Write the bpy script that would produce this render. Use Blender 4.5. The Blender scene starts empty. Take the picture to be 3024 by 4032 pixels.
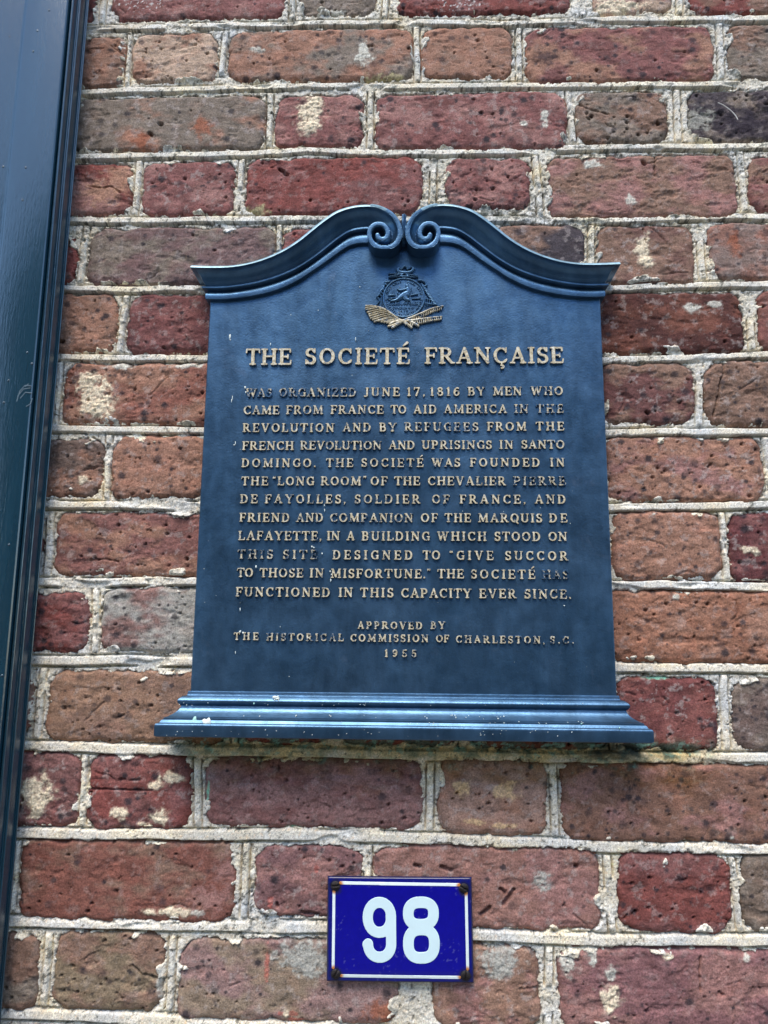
import bpy, math
import numpy as np

# ------------------------------------------------------------------ camera
F, PW, PH = 3000.0, 3024.0, 4032.0
DIST, EYE = 0.92, 1.70
PITCH, YAW, ROLL = math.radians(9.757), math.radians(1.967), math.radians(-0.587)

def rot(p, y, r):
    cy, sy, cp, sp, cr, sr = math.cos(y), math.sin(y), math.cos(p), math.sin(p), math.cos(r), math.sin(r)
    Rz = np.array([[cy, -sy, 0], [sy, cy, 0], [0, 0, 1]])
    Rx = np.array([[1, 0, 0], [0, cp, -sp], [0, sp, cp]])
    Ry = np.array([[cr, 0, sr], [0, 1, 0], [-sr, 0, cr]])
    return Rz @ Rx @ Ry
RM = rot(PITCH, YAW, ROLL)                       # columns: right, forward, up
CAM = np.array([0.0, -DIST, EYE])

def at(px, py, Y=0.0):
    """point of the vertical plane y=Y seen at a photo pixel (used to measure sizes and places)"""
    d = RM @ np.array([(px - PW / 2) / F, 1.0, -(py - PH / 2) / F])
    return CAM + d * ((Y - CAM[1]) / d[1])

scn = bpy.context.scene
col = scn.collection
cd = bpy.data.cameras.new('camera')
cam = bpy.data.objects.new('camera', cd)
col.objects.link(cam)
from mathutils import Matrix, Vector
M4 = Matrix.Identity(4)
for i in range(3):
    M4[i][0] = RM[i, 0]; M4[i][1] = RM[i, 2]; M4[i][2] = -RM[i, 1]; M4[i][3] = CAM[i]
cam.matrix_world = M4
cd.sensor_fit = 'HORIZONTAL'; cd.sensor_width = 36.0; cd.lens = 36.0 * F / PW
cd.clip_start = 0.02; cd.clip_end = 400.0
scn.camera = cam

# ------------------------------------------------------------------ light
SUN_EL, SUN_AZ = math.radians(63), math.radians(196)   # azimuth clockwise from +Y
w = bpy.data.worlds.new('World'); scn.world = w; w.use_nodes = True
nt = w.node_tree; bg = nt.nodes['Background']
sky = nt.nodes.new('ShaderNodeTexSky'); sky.sky_type = 'NISHITA'; sky.sun_disc = False
sky.sun_elevation = SUN_EL; sky.sun_rotation = SUN_AZ; sky.dust_density = 0.3; sky.ozone_density = 2.0
nt.links.new(sky.outputs[0], bg.inputs[0]); bg.inputs[1].default_value = 0.15
sd = bpy.data.lights.new('sun', 'SUN'); sd.energy = 1.7; sd.angle = math.radians(36); sd.color = (1.0, 0.89, 0.75)
sun = bpy.data.objects.new('sun', sd); col.objects.link(sun)
sdir = Vector((math.sin(SUN_AZ) * math.cos(SUN_EL), math.cos(SUN_AZ) * math.cos(SUN_EL), math.sin(SUN_EL)))
sun.rotation_euler = sdir.to_track_quat('Z', 'Y').to_euler(); sun.location = (0, -3, 6)
vs = scn.view_settings
vs.view_transform = 'Standard'; vs.look = 'None'; vs.gamma = 1.0; vs.use_curve_mapping = False
vs.exposure = 1.48

# ------------------------------------------------------------------ helpers
def lin(c):
    c = np.asarray(c, float) / 255.0
    return np.where(c <= 0.04045, c / 12.92, ((c + 0.055) / 1.055) ** 2.4)

def tag(o, label=None, cat=None, group=None, kind=None):
    for k, v in (('label', label), ('category', cat), ('group', group), ('kind', kind)):
        if v: o[k] = v
    return o

def empty(name, loc=(0, 0, 0)):
    o = bpy.data.objects.new(name, None); o.location = loc; o.empty_display_size = 0.05
    col.objects.link(o); return o

def mesh(name, verts, faces, mat, parent=None, smooth=True, tint=None, paint=None, sharp=None):
    me = bpy.data.meshes.new(name)
    verts = np.asarray(verts, dtype=np.float32)
    if isinstance(faces, np.ndarray):
        n = len(faces); k = faces.shape[1]
        me.vertices.add(len(verts)); me.vertices.foreach_set('co', verts.ravel())
        me.loops.add(n * k); me.loops.foreach_set('vertex_index', faces.astype(np.int32).ravel())
        me.polygons.add(n); me.polygons.foreach_set('loop_start', (np.arange(n) * k).astype(np.int32))
        me.update(calc_edges=True)
    else:
        me.from_pydata([tuple(map(float, v)) for v in verts], [], [tuple(map(int, f)) for f in faces])
    me.polygons.foreach_set('use_smooth', np.full(len(me.polygons), smooth))
    if sharp is not None: me.set_sharp_from_angle(angle=math.radians(sharp))
    if tint is not None:
        a = me.color_attributes.new('tint', 'FLOAT_COLOR', 'POINT')
        c = np.ones((len(verts), 4), np.float32); c[:, :3] = tint
        a.data.foreach_set('color', c.ravel())
    if paint is not None:
        a = me.attributes.new('paint', 'FLOAT', 'POINT'); a.data.foreach_set('value', np.asarray(paint, np.float32))
    me.update()
    me.materials.append(mat)
    o = bpy.data.objects.new(name, me); col.objects.link(o)
    if parent: o.parent = parent
    return o

def box(name, lo, hi, mat, parent=None):
    x0, y0, z0 = lo; x1, y1, z1 = hi
    v = [(x0, y0, z0), (x1, y0, z0), (x1, y1, z0), (x0, y1, z0), (x0, y0, z1), (x1, y0, z1), (x1, y1, z1), (x0, y1, z1)]
    f = [(0, 3, 2, 1), (4, 5, 6, 7), (0, 1, 5, 4), (1, 2, 6, 5), (2, 3, 7, 6), (3, 0, 4, 7)]
    return mesh(name, v, f, mat, parent, smooth=False)

rngp = np.random.RandomState(7)
PERM = rngp.permutation(4096).astype(np.int32)
GA = rngp.rand(4096) * 2 * np.pi
GX, GY = np.cos(GA).astype(np.float32), np.sin(GA).astype(np.float32)

def perlin(x, y, s=0):
    x = x + s * 17.13; y = y + s * 9.71
    xi = np.floor(x).astype(np.int32); yi = np.floor(y).astype(np.int32)
    xf = (x - xi).astype(np.float32); yf = (y - yi).astype(np.float32)
    u = xf * xf * xf * (xf * (xf * 6 - 15) + 10); v = yf * yf * yf * (yf * (yf * 6 - 15) + 10)
    def g(ix, iy, dx, dy):
        h = PERM[(PERM[(ix + s * 131) & 4095] + iy) & 4095]
        return GX[h] * dx + GY[h] * dy
    a = g(xi, yi, xf, yf); b = g(xi + 1, yi, xf - 1, yf)
    c = g(xi, yi + 1, xf, yf - 1); d = g(xi + 1, yi + 1, xf - 1, yf - 1)
    return ((a + u * (b - a)) * (1 - v) + (c + u * (d - c)) * v) * 1.5

def fbm(x, y, s=0, o=4, g=0.5):
    r = 0.0; a = 1.0
    for i in range(o):
        r = r + a * perlin(x * 2 ** i, y * 2 ** i, s + i * 3); a *= g
    return r
def sst(a, b, x):
    t = np.clip((x - a) / (b - a), 0, 1); return t * t * (3 - 2 * t)

# ------------------------------------------------------------------ materials
def newmat(name):
    m = bpy.data.materials.new(name); m.use_nodes = True
    return m, m.node_tree, m.node_tree.nodes['Principled BSDF']
def N(nt, t, **kw):
    n = nt.nodes.new(t)
    for k, v in kw.items(): setattr(n, k, v)
    return n
def noise(nt, scale, detail=4, rough=0.55, vec=None, dist=0.0):
    n = N(nt, 'ShaderNodeTexNoise'); n.inputs['Scale'].default_value = scale; n.inputs['Detail'].default_value = detail
    n.inputs['Roughness'].default_value = rough; n.inputs['Distortion'].default_value = dist
    if vec is not None: nt.links.new(vec, n.inputs['Vector'])
    return n.outputs['Fac']
def ramp(nt, fac, stops):
    r = N(nt, 'ShaderNodeValToRGB'); nt.links.new(fac, r.inputs[0])
    e = r.color_ramp.elements
    while len(e) < len(stops): e.new(0.5)
    for q, (p, c) in zip(e, stops):
        q.position = p; q.color = (*c, 1) if len(c) == 3 else c
    return r.outputs[0]
def mixc(nt, fac, a, b, mode='MIX'):
    m = N(nt, 'ShaderNodeMix', data_type='RGBA', blend_type=mode)
    for k, v in ((0, fac), (6, a), (7, b)):
        if hasattr(v, 'links'): nt.links.new(v, m.inputs[k])
        elif k == 0: m.inputs[0].default_value = v
        else: m.inputs[k].default_value = (*v, 1)
    return m.outputs[2]
def mth(nt, op, a, b=0.0):
    m = N(nt, 'ShaderNodeMath', operation=op)
    for k, v in ((0, a), (1, b)):
        if hasattr(v, 'links'): nt.links.new(v, m.inputs[k])
        else: m.inputs[k].default_value = v
    return m.outputs[0]
def bump(nt, h, dist, strength=1.0, nrm=None):
    b = N(nt, 'ShaderNodeBump'); b.inputs['Distance'].default_value = dist; b.inputs['Strength'].default_value = strength
    nt.links.new(h, b.inputs['Height'])
    if nrm is not None: nt.links.new(nrm, b.inputs['Normal'])
    return b.outputs[0]
def coord(nt, scale=(1, 1, 1)):
    g = N(nt, 'ShaderNodeNewGeometry')
    mp = N(nt, 'ShaderNodeMapping'); mp.inputs['Scale'].default_value = scale
    nt.links.new(g.outputs['Position'], mp.inputs[0]); return mp.outputs[0]

def mat_tint(name, rough, fs, amp, bd, grain=0.0):
    m, nt, p = newmat(name)
    a = N(nt, 'ShaderNodeAttribute', attribute_name='tint')
    v = coord(nt)
    n1 = noise(nt, fs, 5, 0.7, v)
    k = ramp(nt, n1, [(0.25, (1 - amp,) * 3), (0.75, (1 + amp,) * 3)])
    c = mixc(nt, 1.0, a.outputs['Color'], k, 'MULTIPLY')
    if grain:
        vo = N(nt, 'ShaderNodeTexVoronoi'); vo.inputs['Scale'].default_value = 900; nt.links.new(v, vo.inputs['Vector'])
        g = ramp(nt, vo.outputs['Color'], [(0.0, (0.55, 0.50, 0.44)), (0.25, (0.9, 0.88, 0.84)), (0.6, (1.05, 1.05, 1.02)), (1.0, (1.25, 1.22, 1.15))])
        c = mixc(nt, grain, c, mixc(nt, 1.0, c, g, 'MULTIPLY'))
    nt.links.new(c, p.inputs['Base Color']); p.inputs['Roughness'].default_value = rough
    p.inputs['Specular IOR Level'].default_value = 0.25
    nt.links.new(bump(nt, noise(nt, fs * 1.3, 6, 0.75, v), bd), p.inputs['Normal'])
    return m
M_BRICK = mat_tint('fired_clay', 0.9, 520, 0.62, 0.0013)
M_MORTAR = mat_tint('lime_mortar', 0.95, 620, 0.30, 0.0012, 0.8)

def mat_bronze(name, gold=False):
    m, nt, p = newmat(name)
    v = coord(nt); vs_ = coord(nt, (1, 1, 0.28))
    base = (0.052, 0.120, 0.205)
    blot = noise(nt, 9, 6, 0.62, v, 0.6); streak = noise(nt, 34, 5, 0.65, vs_, 0.3)
    mix1 = mth(nt, 'MULTIPLY', ramp(nt, blot, [(0.42, (0, 0, 0)), (0.78, (1, 1, 1))]), 0.9)
    c = mixc(nt, mix1, base, (0.095, 0.185, 0.295))
    k = ramp(nt, streak, [(0.30, (0.72,) * 3), (0.70, (1.28,) * 3)])
    c = mixc(nt, 1.0, c, k, 'MULTIPLY')
    # chalky pale bloom in ragged patches
    bl = noise(nt, 14, 9, 0.72, v, 1.2)
    c = mixc(nt, mth(nt, 'MULTIPLY', ramp(nt, bl, [(0.60, (0, 0, 0)), (0.76, (1, 1, 1))]), 0.30), c, (0.26, 0.30, 0.38))
    sp = noise(nt, 420, 3, 0.6, v)
    c = mixc(nt, mth(nt, 'MULTIPLY', ramp(nt, sp, [(0.66, (0, 0, 0)), (0.74, (1, 1, 1))]), 0.22), c, (0.30, 0.38, 0.46))
    metal = 0.82
    if gold:
        a = N(nt, 'ShaderNodeAttribute', attribute_name='paint')
        wn = noise(nt, 210, 6, 0.8, v)
        s = mth(nt, 'ADD', a.outputs['Fac'], mth(nt, 'MULTIPLY', mth(nt, 'SUBTRACT', wn, 0.5), 3.0))
        f = ramp(nt, s, [(0.42, (0, 0, 0)), (0.66, (1, 1, 1))])
        gcol = ramp(nt, noise(nt, 300, 3, 0.6, v), [(0.3, (0.34, 0.27, 0.15)), (0.52, (0.58, 0.50, 0.33)), (0.75, (0.82, 0.78, 0.66))])
        c = mixc(nt, f, c, gcol)
        mm = mth(nt, 'SUBTRACT', metal, mth(nt, 'MULTIPLY', f, metal)); nt.links.new(mm, p.inputs['Metallic'])
    else: p.inputs['Metallic'].default_value = metal
    nt.links.new(c, p.inputs['Base Color'])
    r = ramp(nt, noise(nt, 60, 5, 0.6, v), [(0.3, (0.30,) * 3), (0.7, (0.44,) * 3)])
    nt.links.new(r, p.inputs['Roughness']); p.inputs['Specular IOR Level'].default_value = 0.7
    b1 = bump(nt, noise(nt, 420, 4, 0.6, v), 0.00022)
    nt.links.new(bump(nt, noise(nt, 30, 4, 0.6, v), 0.0005, 0.8, b1), p.inputs['Normal'])
    return m
M_BRONZE = mat_bronze('weathered_blue_bronze')
M_LETTER = mat_bronze('gilded_bronze', True)

def mat_simple(name, c, rough, metal=0.0, var=0.15, fs=40, bd=0.0003, bs=200, vscale=(1, 1, 1), spec=0.5):
    m, nt, p = newmat(name); v = coord(nt, vscale)
    k = ramp(nt, noise(nt, fs, 6, 0.65, v), [(0.3, tuple(np.array(c) * (1 - var))), (0.7, tuple(np.array(c) * (1 + var)))])
    nt.links.new(k, p.inputs['Base Color']); p.inputs['Roughness'].default_value = rough; p.inputs['Metallic'].default_value = metal
    p.inputs['Specular IOR Level'].default_value = spec
    if bd: nt.links.new(bump(nt, noise(nt, bs, 5, 0.6, v), bd), p.inputs['Normal'])
    return m
M_TRIM = mat_simple('black_green_gloss_paint', (0.006, 0.032, 0.052), 0.17, 0, 0.25, 30, 0.0004, 420, (1, 1, 0.12), 1.0)
M_WHITE = mat_simple('white_enamel', (0.62, 0.79, 0.81), 0.25, 0, 0.03, 60, 0.00005, 90)
M_SPLASH = mat_simple('splashed_white_paint', (0.72, 0.78, 0.72), 0.6, 0, 0.1, 300, 0.0002, 500)
M_VERD = mat_simple('splashed_green_paint', (0.38, 0.66, 0.56), 0.6, 0, 0.2, 300, 0.0002, 500)
M_SCREW = mat_simple('rusty_black_iron', (0.018, 0.013, 0.012), 0.55, 0.4, 0.5, 500, 0.0006, 900)
M_EDGE = mat_tint('blue_enamel', 0.16, 120, 0.10, 0.00008)
M_EDGE.node_tree.nodes['Principled BSDF'].inputs['Specular IOR Level'].default_value = 0.4
M_STREET = mat_simple('asphalt', (0.05, 0.05, 0.052), 0.9, 0, 0.2, 8, 0.004, 90)
M_PAVE = mat_simple('pavement_stone', (0.13, 0.125, 0.115), 0.9, 0, 0.15, 5, 0.002, 60)
M_STUCCO = mat_simple('dark_stucco', (0.060, 0.070, 0.075), 0.9, 0, 0.2, 2, 0.004, 30)
M_ROOF = mat_simple('slate', (0.05, 0.055, 0.06), 0.7, 0, 0.2, 4, 0.004, 20)
M_GLASS = mat_simple('window_glass', (0.02, 0.03, 0.035), 0.08, 0, 0.1, 2, 0)
M_FRAME = mat_simple('white_window_paint', (0.5, 0.5, 0.48), 0.5, 0, 0.05, 5, 0)

# ------------------------------------------------------------------ the brick wall
# measured faces: left, right, top, bottom (photo pixels), main colour, second colour, amount of second
R_, M_, P_, O_, B_, T_, G_, D_, Y_, K_ = (128, 56, 48), (128, 72, 68), (150, 98, 90), (154, 104, 78), (132, 96, 76), (176, 144, 118), (122, 106, 92), (70, 60, 66), (152, 147, 138), (84, 42, 36)
BR = [
 [(250,378,-135,89,R_,M_,.3),(445,1122,-135,74,M_,P_,.5),(1181,1480,-150,58,G_,T_,.3),(1566,2244,-150,56,R_,M_,.5),(2335,2644,-150,55,P_,T_,.5),(2711,3110,-160,55,R_,B_,.5),(3150,3800,-160,50,M_,B_,.4)],
 [(150,490,147,345,O_,B_,.6),(521,853,133,323,T_,O_,.4),(902,1620,118,318,O_,G_,.5),(1663,2017,108,307,O_,B_,.3),(2072,2810,108,322,M_,O_,.5),(2866,3190,96,308,G_,B_,.3)],
 [(294,1041,384,593,G_,O_,.3),(1080,1432,376,578,M_,P_,.5),(1484,2229,366,583,M_,P_,.5),(2271,2625,364,562,G_,B_,.3),(2711,3440,352,555,D_,G_,.4)],
 [(170,519,646,844,P_,R_,.4),(559,921,638,847,M_,P_,.3),(969,1660,622,842,R_,M_,.5),(1752,2085,625,820,M_,P_,.4),(2155,2899,612,853,B_,P_,.6),(2952,3300,622,830,M_,B_,.4)],
 [(100,301,925,1108,R_,K_,.3),(350,1078,897,1120,(112,82,80),G_,.45),(1114,1460,900,1115,M_,R_,.3),(1510,1900,895,1115,M_,R_,.3),(1950,2301,888,1112,D_,B_,.5),(2359,2733,888,1117,B_,(116,76,66),.5),(2792,3480,876,1098,(128,102,92),(146,96,78),.35)],
 [(100,461,1156,1385,O_,B_,.5),(505,870,1160,1390,(112,58,56),M_,.4),(2190,2925,1155,1388,K_,(116,62,44),.5),(2990,3380,1145,1385,(124,72,60),M_,.5)],
 [(-200,196,1440,1667,B_,O_,.3),(252,960,1433,1667,O_,(140,80,62),.5),(2372,2733,1432,1667,(108,62,58),B_,.35),(2778,3500,1425,1676,(120,88,70),B_,.5)],
 [(60,403,1731,1951,(106,84,74),O_,.35),(442,806,1720,1957,O_,(158,104,78),.4),(2385,3006,1722,1971,O_,P_,.3),(3060,3400,1725,1975,B_,M_,.5)],
 [(-250,168,2040,2200,B_,M_,.4),(217,950,2020,2267,(128,76,68),O_,.45),(2408,2834,2017,2280,O_,(156,104,80),.4),(2875,3600,2021,2296,(98,44,46),M_,.4)],
 [(-60,348,2333,2562,M_,R_,.4),(401,840,2317,2568,Y_,(132,92,84),.35),(2390,3180,2331,2608,(150,94,64),O_,.4)],
 [(-300,125,2644,2888,B_,R_,.4),(186,905,2644,2922,(144,104,76),B_,.4),(945,1300,2660,2924,R_,M_,.4),(1345,1800,2665,2930,B_,R_,.4),(1850,2390,2670,2944,(110,56,44),B_,.3),(2432,2826,2668,2950,(112,52,50),(128,66,58),.5),(2888,3600,2676,2958,(106,84,76),G_,.4)],
 [(-60,309,2963,3249,(126,78,74),M_,.4),(347,747,2975,3264,R_,M_,.6),(808,1662,2994,3257,(134,90,86),(126,76,72),.5),(1725,2149,2998,3286,(152,112,94),O_,.4),(2215,3110,3011,3317,(126,84,64),P_,.3)],
 [(-360,33,3330,3580,R_,M_,.4),(75,925,3313,3625,(128,70,54),B_,.4),(1003,1424,3334,3609,(124,80,80),P_,.5),(1471,2363,3334,3657,(148,98,84),P_,.4),(2441,2880,3363,3671,(124,56,48),M_,.4),(2919,3600,3372,3671,(114,92,76),G_,.4)],
 [(-350,145,3671,3970,B_,G_,.4),(217,641,3671,3980,(130,108,80),B_,.4),(702,1562,3700,4023,(144,106,100),(140,116,92),.5),(1708,2120,3730,4045,(148,106,82),P_,.3),(2203,3130,3737,4062,(130,80,82),P_,.5)],
]
# bed joints (centre of the struck bead), photo pixels
BJ = [
 [(200,115),(330,113),(800,103),(1100,97),(1560,88),(2000,93),(2400,78),(3024,72),(3300,70)],
 [(200,367),(310,366),(511,357),(870,349),(1200,338),(1424,340),(1600,342),(2000,338),(2400,336),(3024,330),(3300,326)],
 [(150,618),(290,617),(579,612),(964,607),(1205,590),(1424,601),(1810,603),(2100,593),(2388,581),(2678,579),(3024,576),(3300,574)],
 [(150,868),(270,868),(579,868),(926,865),(1283,861),(1924,861),(2100,863),(2388,870),(2658,858),(3024,853),(3300,850)],
 [(100,1134),(235,1135),(422,1136),(542,1141),(663,1134),(784,1136),(2417,1136),(2561,1129),(2754,1124),(3024,1117),(3300,1115)],
 [(100,1406),(217,1406),(422,1408),(810,1412),(2378,1419),(2560,1412),(2700,1411),(2850,1403),(3024,1396),(3300,1393)],
 [(60,1686),(187,1687),(362,1689),(542,1691),(801,1696),(2388,1705),(2610,1700),(3024,1698),(3300,1697)],
 [(0,1984),(163,1986),(362,1990),(603,1992),(784,1994),(2400,2000),(2549,1993),(2766,1994),(3024,1984),(3300,1980)],
 [(-50,2288),(133,2289),(362,2293),(603,2285),(765,2290),(2414,2304),(2603,2302),(2766,2307),(3024,2315),(3300,2318)],
 [(-60,2600),(102,2602),(362,2601),(542,2599),(750,2605),(2424,2630),(2657,2630),(3024,2632),(3300,2632)],
 [(-80,2936),(72,2937),(290,2942),(482,2952),(964,2960),(1424,2968),(2000,2980),(2400,2986),(3024,2985),(3300,2985)],
 [(-100,3278),(50,3278),(280,3286),(868,3288),(1183,3290),(1424,3295),(1713,3305),(2003,3319),(2244,3325),(2466,3339),(2677,3341),(3024,3344),(3300,3346)],
 [(-150,3626),(0,3628),(289,3633),(579,3642),(964,3650),(1283,3652),(1868,3683),(2388,3706),(2677,3700),(3024,3702),(3300,3702)],
 [(-150,3986),(0,3990),(500,4010),(1000,4045),(1800,4082),(3024,4096),(3300,4098)],
]
G1 = 0.0012      # spacing of the wall relief, metres

bricks = []      # x0,x1,z0,z1,c1,c2,k,row
for r, row in enumerate(BR):
    for (l, rr, t, b, c1, c2, k) in row:
        a = [at(l, t), at(rr, t), at(l, b), at(rr, b)]
        bricks.append([(a[0][0] + a[2][0]) / 2, (a[1][0] + a[3][0]) / 2, (a[2][2] + a[3][2]) / 2, (a[0][2] + a[1][2]) / 2, c1, c2, k, r, True])
joints = []
for J in BJ:
    P = np.array([at(x, y) for x, y in J]); joints.append((P[:, 0], P[:, 2]))
rowz = [(np.mean([b[2] for b in bricks if b[7] == r]), np.mean([b[3] for b in bricks if b[7] == r])) for r in range(len(BR))]
vis_x0, vis_x1 = at(-40, 2000)[0] - 0.03, max(at(3040, 0)[0], at(3040, 4032)[0]) + 0.015
vis_z0, vis_z1 = at(1500, 4045)[2] - 0.02, max(at(0, -20)[2], at(3024, -20)[2]) + 0.012
# the same bond goes on past the edge of the photograph (coarser)
rng = np.random.RandomState(3)
pal = [R_, M_, P_, O_, B_, (112, 82, 80), G_]
top = rowz[0][1]; bot = rowz[-1][0]; crs = 0.0835
rows_ext = [(r, rowz[r][0], rowz[r][1]) for r in range(len(BR))]
for k in range(3):
    rows_ext.append((-1 - k, top + crs * k + 0.017, top + crs * (k + 1)))
    rows_ext.append((100 + k, bot - crs * (k + 1), bot - crs * k - 0.017))
X_END = 1.05
for (r, z0, z1) in rows_ext:
    ex = [b for b in bricks if b[7] == r]
    x = max(b[1] for b in ex) + 0.015 if ex else -0.50 + 0.11 * (r % 2)
    n = r
    while x < X_END:
        wd = 0.222 if n % 2 else 0.108
        c = rng.randint(len(pal)); d = rng.randint(len(pal))
        bricks.append([x, x + wd, z0, z1, pal[c], pal[d], 0.4, r, False])
        x += wd + 0.015; n += 1
hz = sorted([(joints[i], True) for i in range(len(joints))], key=lambda q: -q[0][1].mean())
for k in range(3):
    joints.append((np.array([-0.6, 1.2]), np.array([top + crs * k + 0.0085] * 2)))
    if k: joints.append((np.array([-0.6, 1.2]), np.array([bot - crs * k - 0.0085] * 2)))

def outline(b, X, Z):
    """signed distance to a worn brick face, metres (negative inside)"""
    x0, x1, z0, z1 = b[:4]; g = 0.0014
    cx, cz, hx, hz_ = (x0 + x1) / 2, (z0 + z1) / 2, (x1 - x0) / 2 + g, (z1 - z0) / 2 + g
    s = int(abs(x0 * 997 + z0 * 1313) * 10) % 500
    rc = 0.0155 + 0.011 * abs(perlin(X * 14, Z * 14, s + 1))
    qx = np.abs(X - cx) - hx + rc; qz = np.abs(Z - cz) - hz_ + rc
    d = np.hypot(np.maximum(qx, 0), np.maximum(qz, 0)) + np.minimum(np.maximum(qx, qz), 0) - rc
    d = d + 0.0021 * fbm(X * 38, Z * 38, s, 4, 0.6)
    ch = perlin(X * 30, Z * 30, s + 40)
    return d + 0.010 * np.clip(ch - 0.42, 0, 1)

# smears, splats and stains on the face of the wall: px, py, rx, ry (px), kind
SPL = [(377,1560,62,72,'cream'),(345,1500,36,30,'cream'),(400,1615,52,36,'cream'),(1222,452,48,66,'cream'),(1215,505,30,26,'cream'),(1238,400,36,25,'cream'),
 (1436,215,30,46,'pale'),(1010,205,30,12,'pale'),(150,3120,60,62,'cream'),(140,3185,28,36,'cream'),(470,3205,34,22,'cream'),(630,3220,40,30,'cream'),(675,3060,46,22,'cream'),(620,3090,28,16,'cream'),(560,3245,16,8,'cream'),
 (2535,990,30,60,'cream'),(2540,1035,26,18,'cream'),(2146,470,18,34,'pale'),(2060,490,14,12,'pale'),(330,1893,22,16,'cream'),(2420,25,90,30,'cream'),(2720,1215,38,18,'pale'),(2805,1200,26,12,'pale'),
 (2945,2165,30,12,'cream'),(2975,2172,18,14,'cream'),(1990,3115,50,36,'tan'),(1815,3100,36,30,'tan'),(1860,3235,40,12,'tan'),(1980,3250,46,10,'tan'),(2137,3470,36,36,'patch'),
 (690,3590,60,22,'cream'),(590,3590,24,14,'cream'),(780,3595,24,14,'pale'),(1200,3760,110,58,'patch'),(1215,3810,60,40,'patch'),(1960,3775,84,50,'patch'),(1960,3820,50,34,'patch'),(2400,3930,42,54,'cream'),(2410,3830,22,26,'pale'),(2240,3790,32,44,'pale'),
 (2630,3765,20,13,'cream'),(2935,3768,14,13,'pale'),(640,3885,22,60,'patch'),(1065,3560,10,30,'red'),(1245,3418,12,16,'red'),(1052,3790,9,60,'red'),(1130,3990,40,10,'red'),(1165,4015,40,9,'red'),(1325,55,30,16,'pale'),
 (470,700,70,60,'tanst'),(400,760,90,50,'tanst'),(560,20,90,24,'specks'),(1800,20,80,22,'specks'),(2330,650,36,18,'pale'),(2480,790,24,18,'pale'),(905,880,50,14,'cream'),(1770,830,30,14,'pale'),
 (560,555,40,30,'rust'),(800,505,40,40,'rust'),(2890,960,24,60,'rust'),(1515,3990,90,50,'rust'),(2300,3090,70,50,'pinkst'),(900,3420,60,60,'pinkst'),(820,3540,90,50,'pinkst'),
 (2820,470,110,70,'dark'),(3000,480,120,80,'dark'),(2750,470,60,40,'lich'),(1130,3990,14,14,'cream'),(2660,2355,14,12,'pale'),(2575,2025,9,6,'pale'),(2150,230,46,30,'dark'),(1520,320,80,26,'lich2'),(1000,835,60,22,'lich2'),
 (2330,3740,22,50,'pale'),(1400,3060,70,60,'pinkst'),(740,1440,60,14,'pale'),(480,1445,50,12,'pale'),(1150,3260,40,10,'verd'),(820,3120,5,50,'verd'),(2838,2820,8,60,'verd'),(2590,2668,60,6,'verd'),(2815,2860,14,30,'dark'),(2880,3300,10,8,'pale')]
SPLW = []
for (px, py, rx, ry, k) in SPL:
    c = at(px, py); e = at(px + rx, py); g = at(px, py + ry)
    SPLW.append((c[0], c[2], abs(e[0] - c[0]), abs(g[2] - c[2]), k))
SC = {'cream': (236, 220, 190), 'pale': (205, 202, 188), 'tan': (204, 172, 132), 'patch': (172, 170, 160), 'red': (196, 100, 86), 'tanst': (172, 132, 108), 'specks': (205, 200, 195),
      'rust': (156, 92, 66), 'pinkst': (160, 120, 112), 'dark': (44, 36, 46), 'lich': (148, 146, 136), 'lich2': (176, 164, 124), 'verd': (132, 186, 160)}

def splats(X, Z, H, C):
    for i, (cx, cz, rx, rz, k) in enumerate(SPLW):
        m = (np.abs(X - cx) < rx * 1.9) & (np.abs(Z - cz) < rz * 1.9)
        if not m.any(): continue
        x, z = X[m], Z[m]
        q = np.hypot((x - cx) / rx, (z - cz) / rz) + 0.55 * fbm(x * 90, z * 90, 60 + i, 4, 0.65)
        soft = k in ('tanst', 'rust', 'pinkst', 'dark')
        a = sst(1.25, 0.35, q) * 0.75 if soft else np.maximum(sst(1.0, 0.78, q), 0.30 * sst(1.35, 0.9, q)) * (0.6 if k == 'red' else 1.0) * (0.72 + 0.28 * sst(-0.3, 0.2, fbm(x * 200, z * 200, 33 + i, 3)))
        if k == 'specks': a = sst(0.35, 0.5, fbm(x * 260, z * 260, 9, 3)) * sst(1.2, 0.8, q)
        cc = lin(SC[k]); n = 1 + 0.22 * fbm(x * 400, z * 400, 5, 2)
        C[m] = C[m] * (1 - a[:, None]) + (cc[None] * n[:, None]) * a[:, None]
        if k in ('cream', 'pale', 'tan', 'patch'):
            H[m] += a * (0.0011 + 0.0007 * fbm(x * 300, z * 300, 8, 3)) * (0.5 if k != 'cream' else 1)

CRACKS = [[(2850,1428),(2845,1480),(2832,1505),(2826,1560),(2815,1605),(2806,1640)],[(350,735),(400,740),(440,735),(475,760)],[(350,3105+0),(430,3108),(600,3112)],[(2580,612),(2576,660),(2578,690)],
          [(470,3068),(520,3072),(550,3070)],[(2755,3760),(2750,3830),(2756,3900)],[(355,2205),(420,2202),(470,2212)],[(520,3800),(560,3835),(620,3850)],[(2235,388+0),(2300,430),(2390,455)],[(2050,3890),(2110,3888)]]
HOLES = [[(1985,3556),(2002,3534),(2022,3506)],[(1972,3500),(1986,3512)],[(1893,3602),(1928,3575)],[(2266,3410),(2272,3412)],[(1188,3592),(1250,3600)],[(1635,3408),(1650,3412)],[(1740,3415),(1775,3428)],[(1090,3560),(1094,3566)],[(735,2200),(735,2201)],[(235,1343),(246,1346)],[(2545,1625),(2550,1628)],[(1100,668),(1130,690)],[(2530,640),(2540,648)],[(628,490),(640,494)],[(590,528),(600,535)]]
HLW = [np.array([at(x, y)[[0, 2]] for x, y in c]) for c in HOLES]
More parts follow.
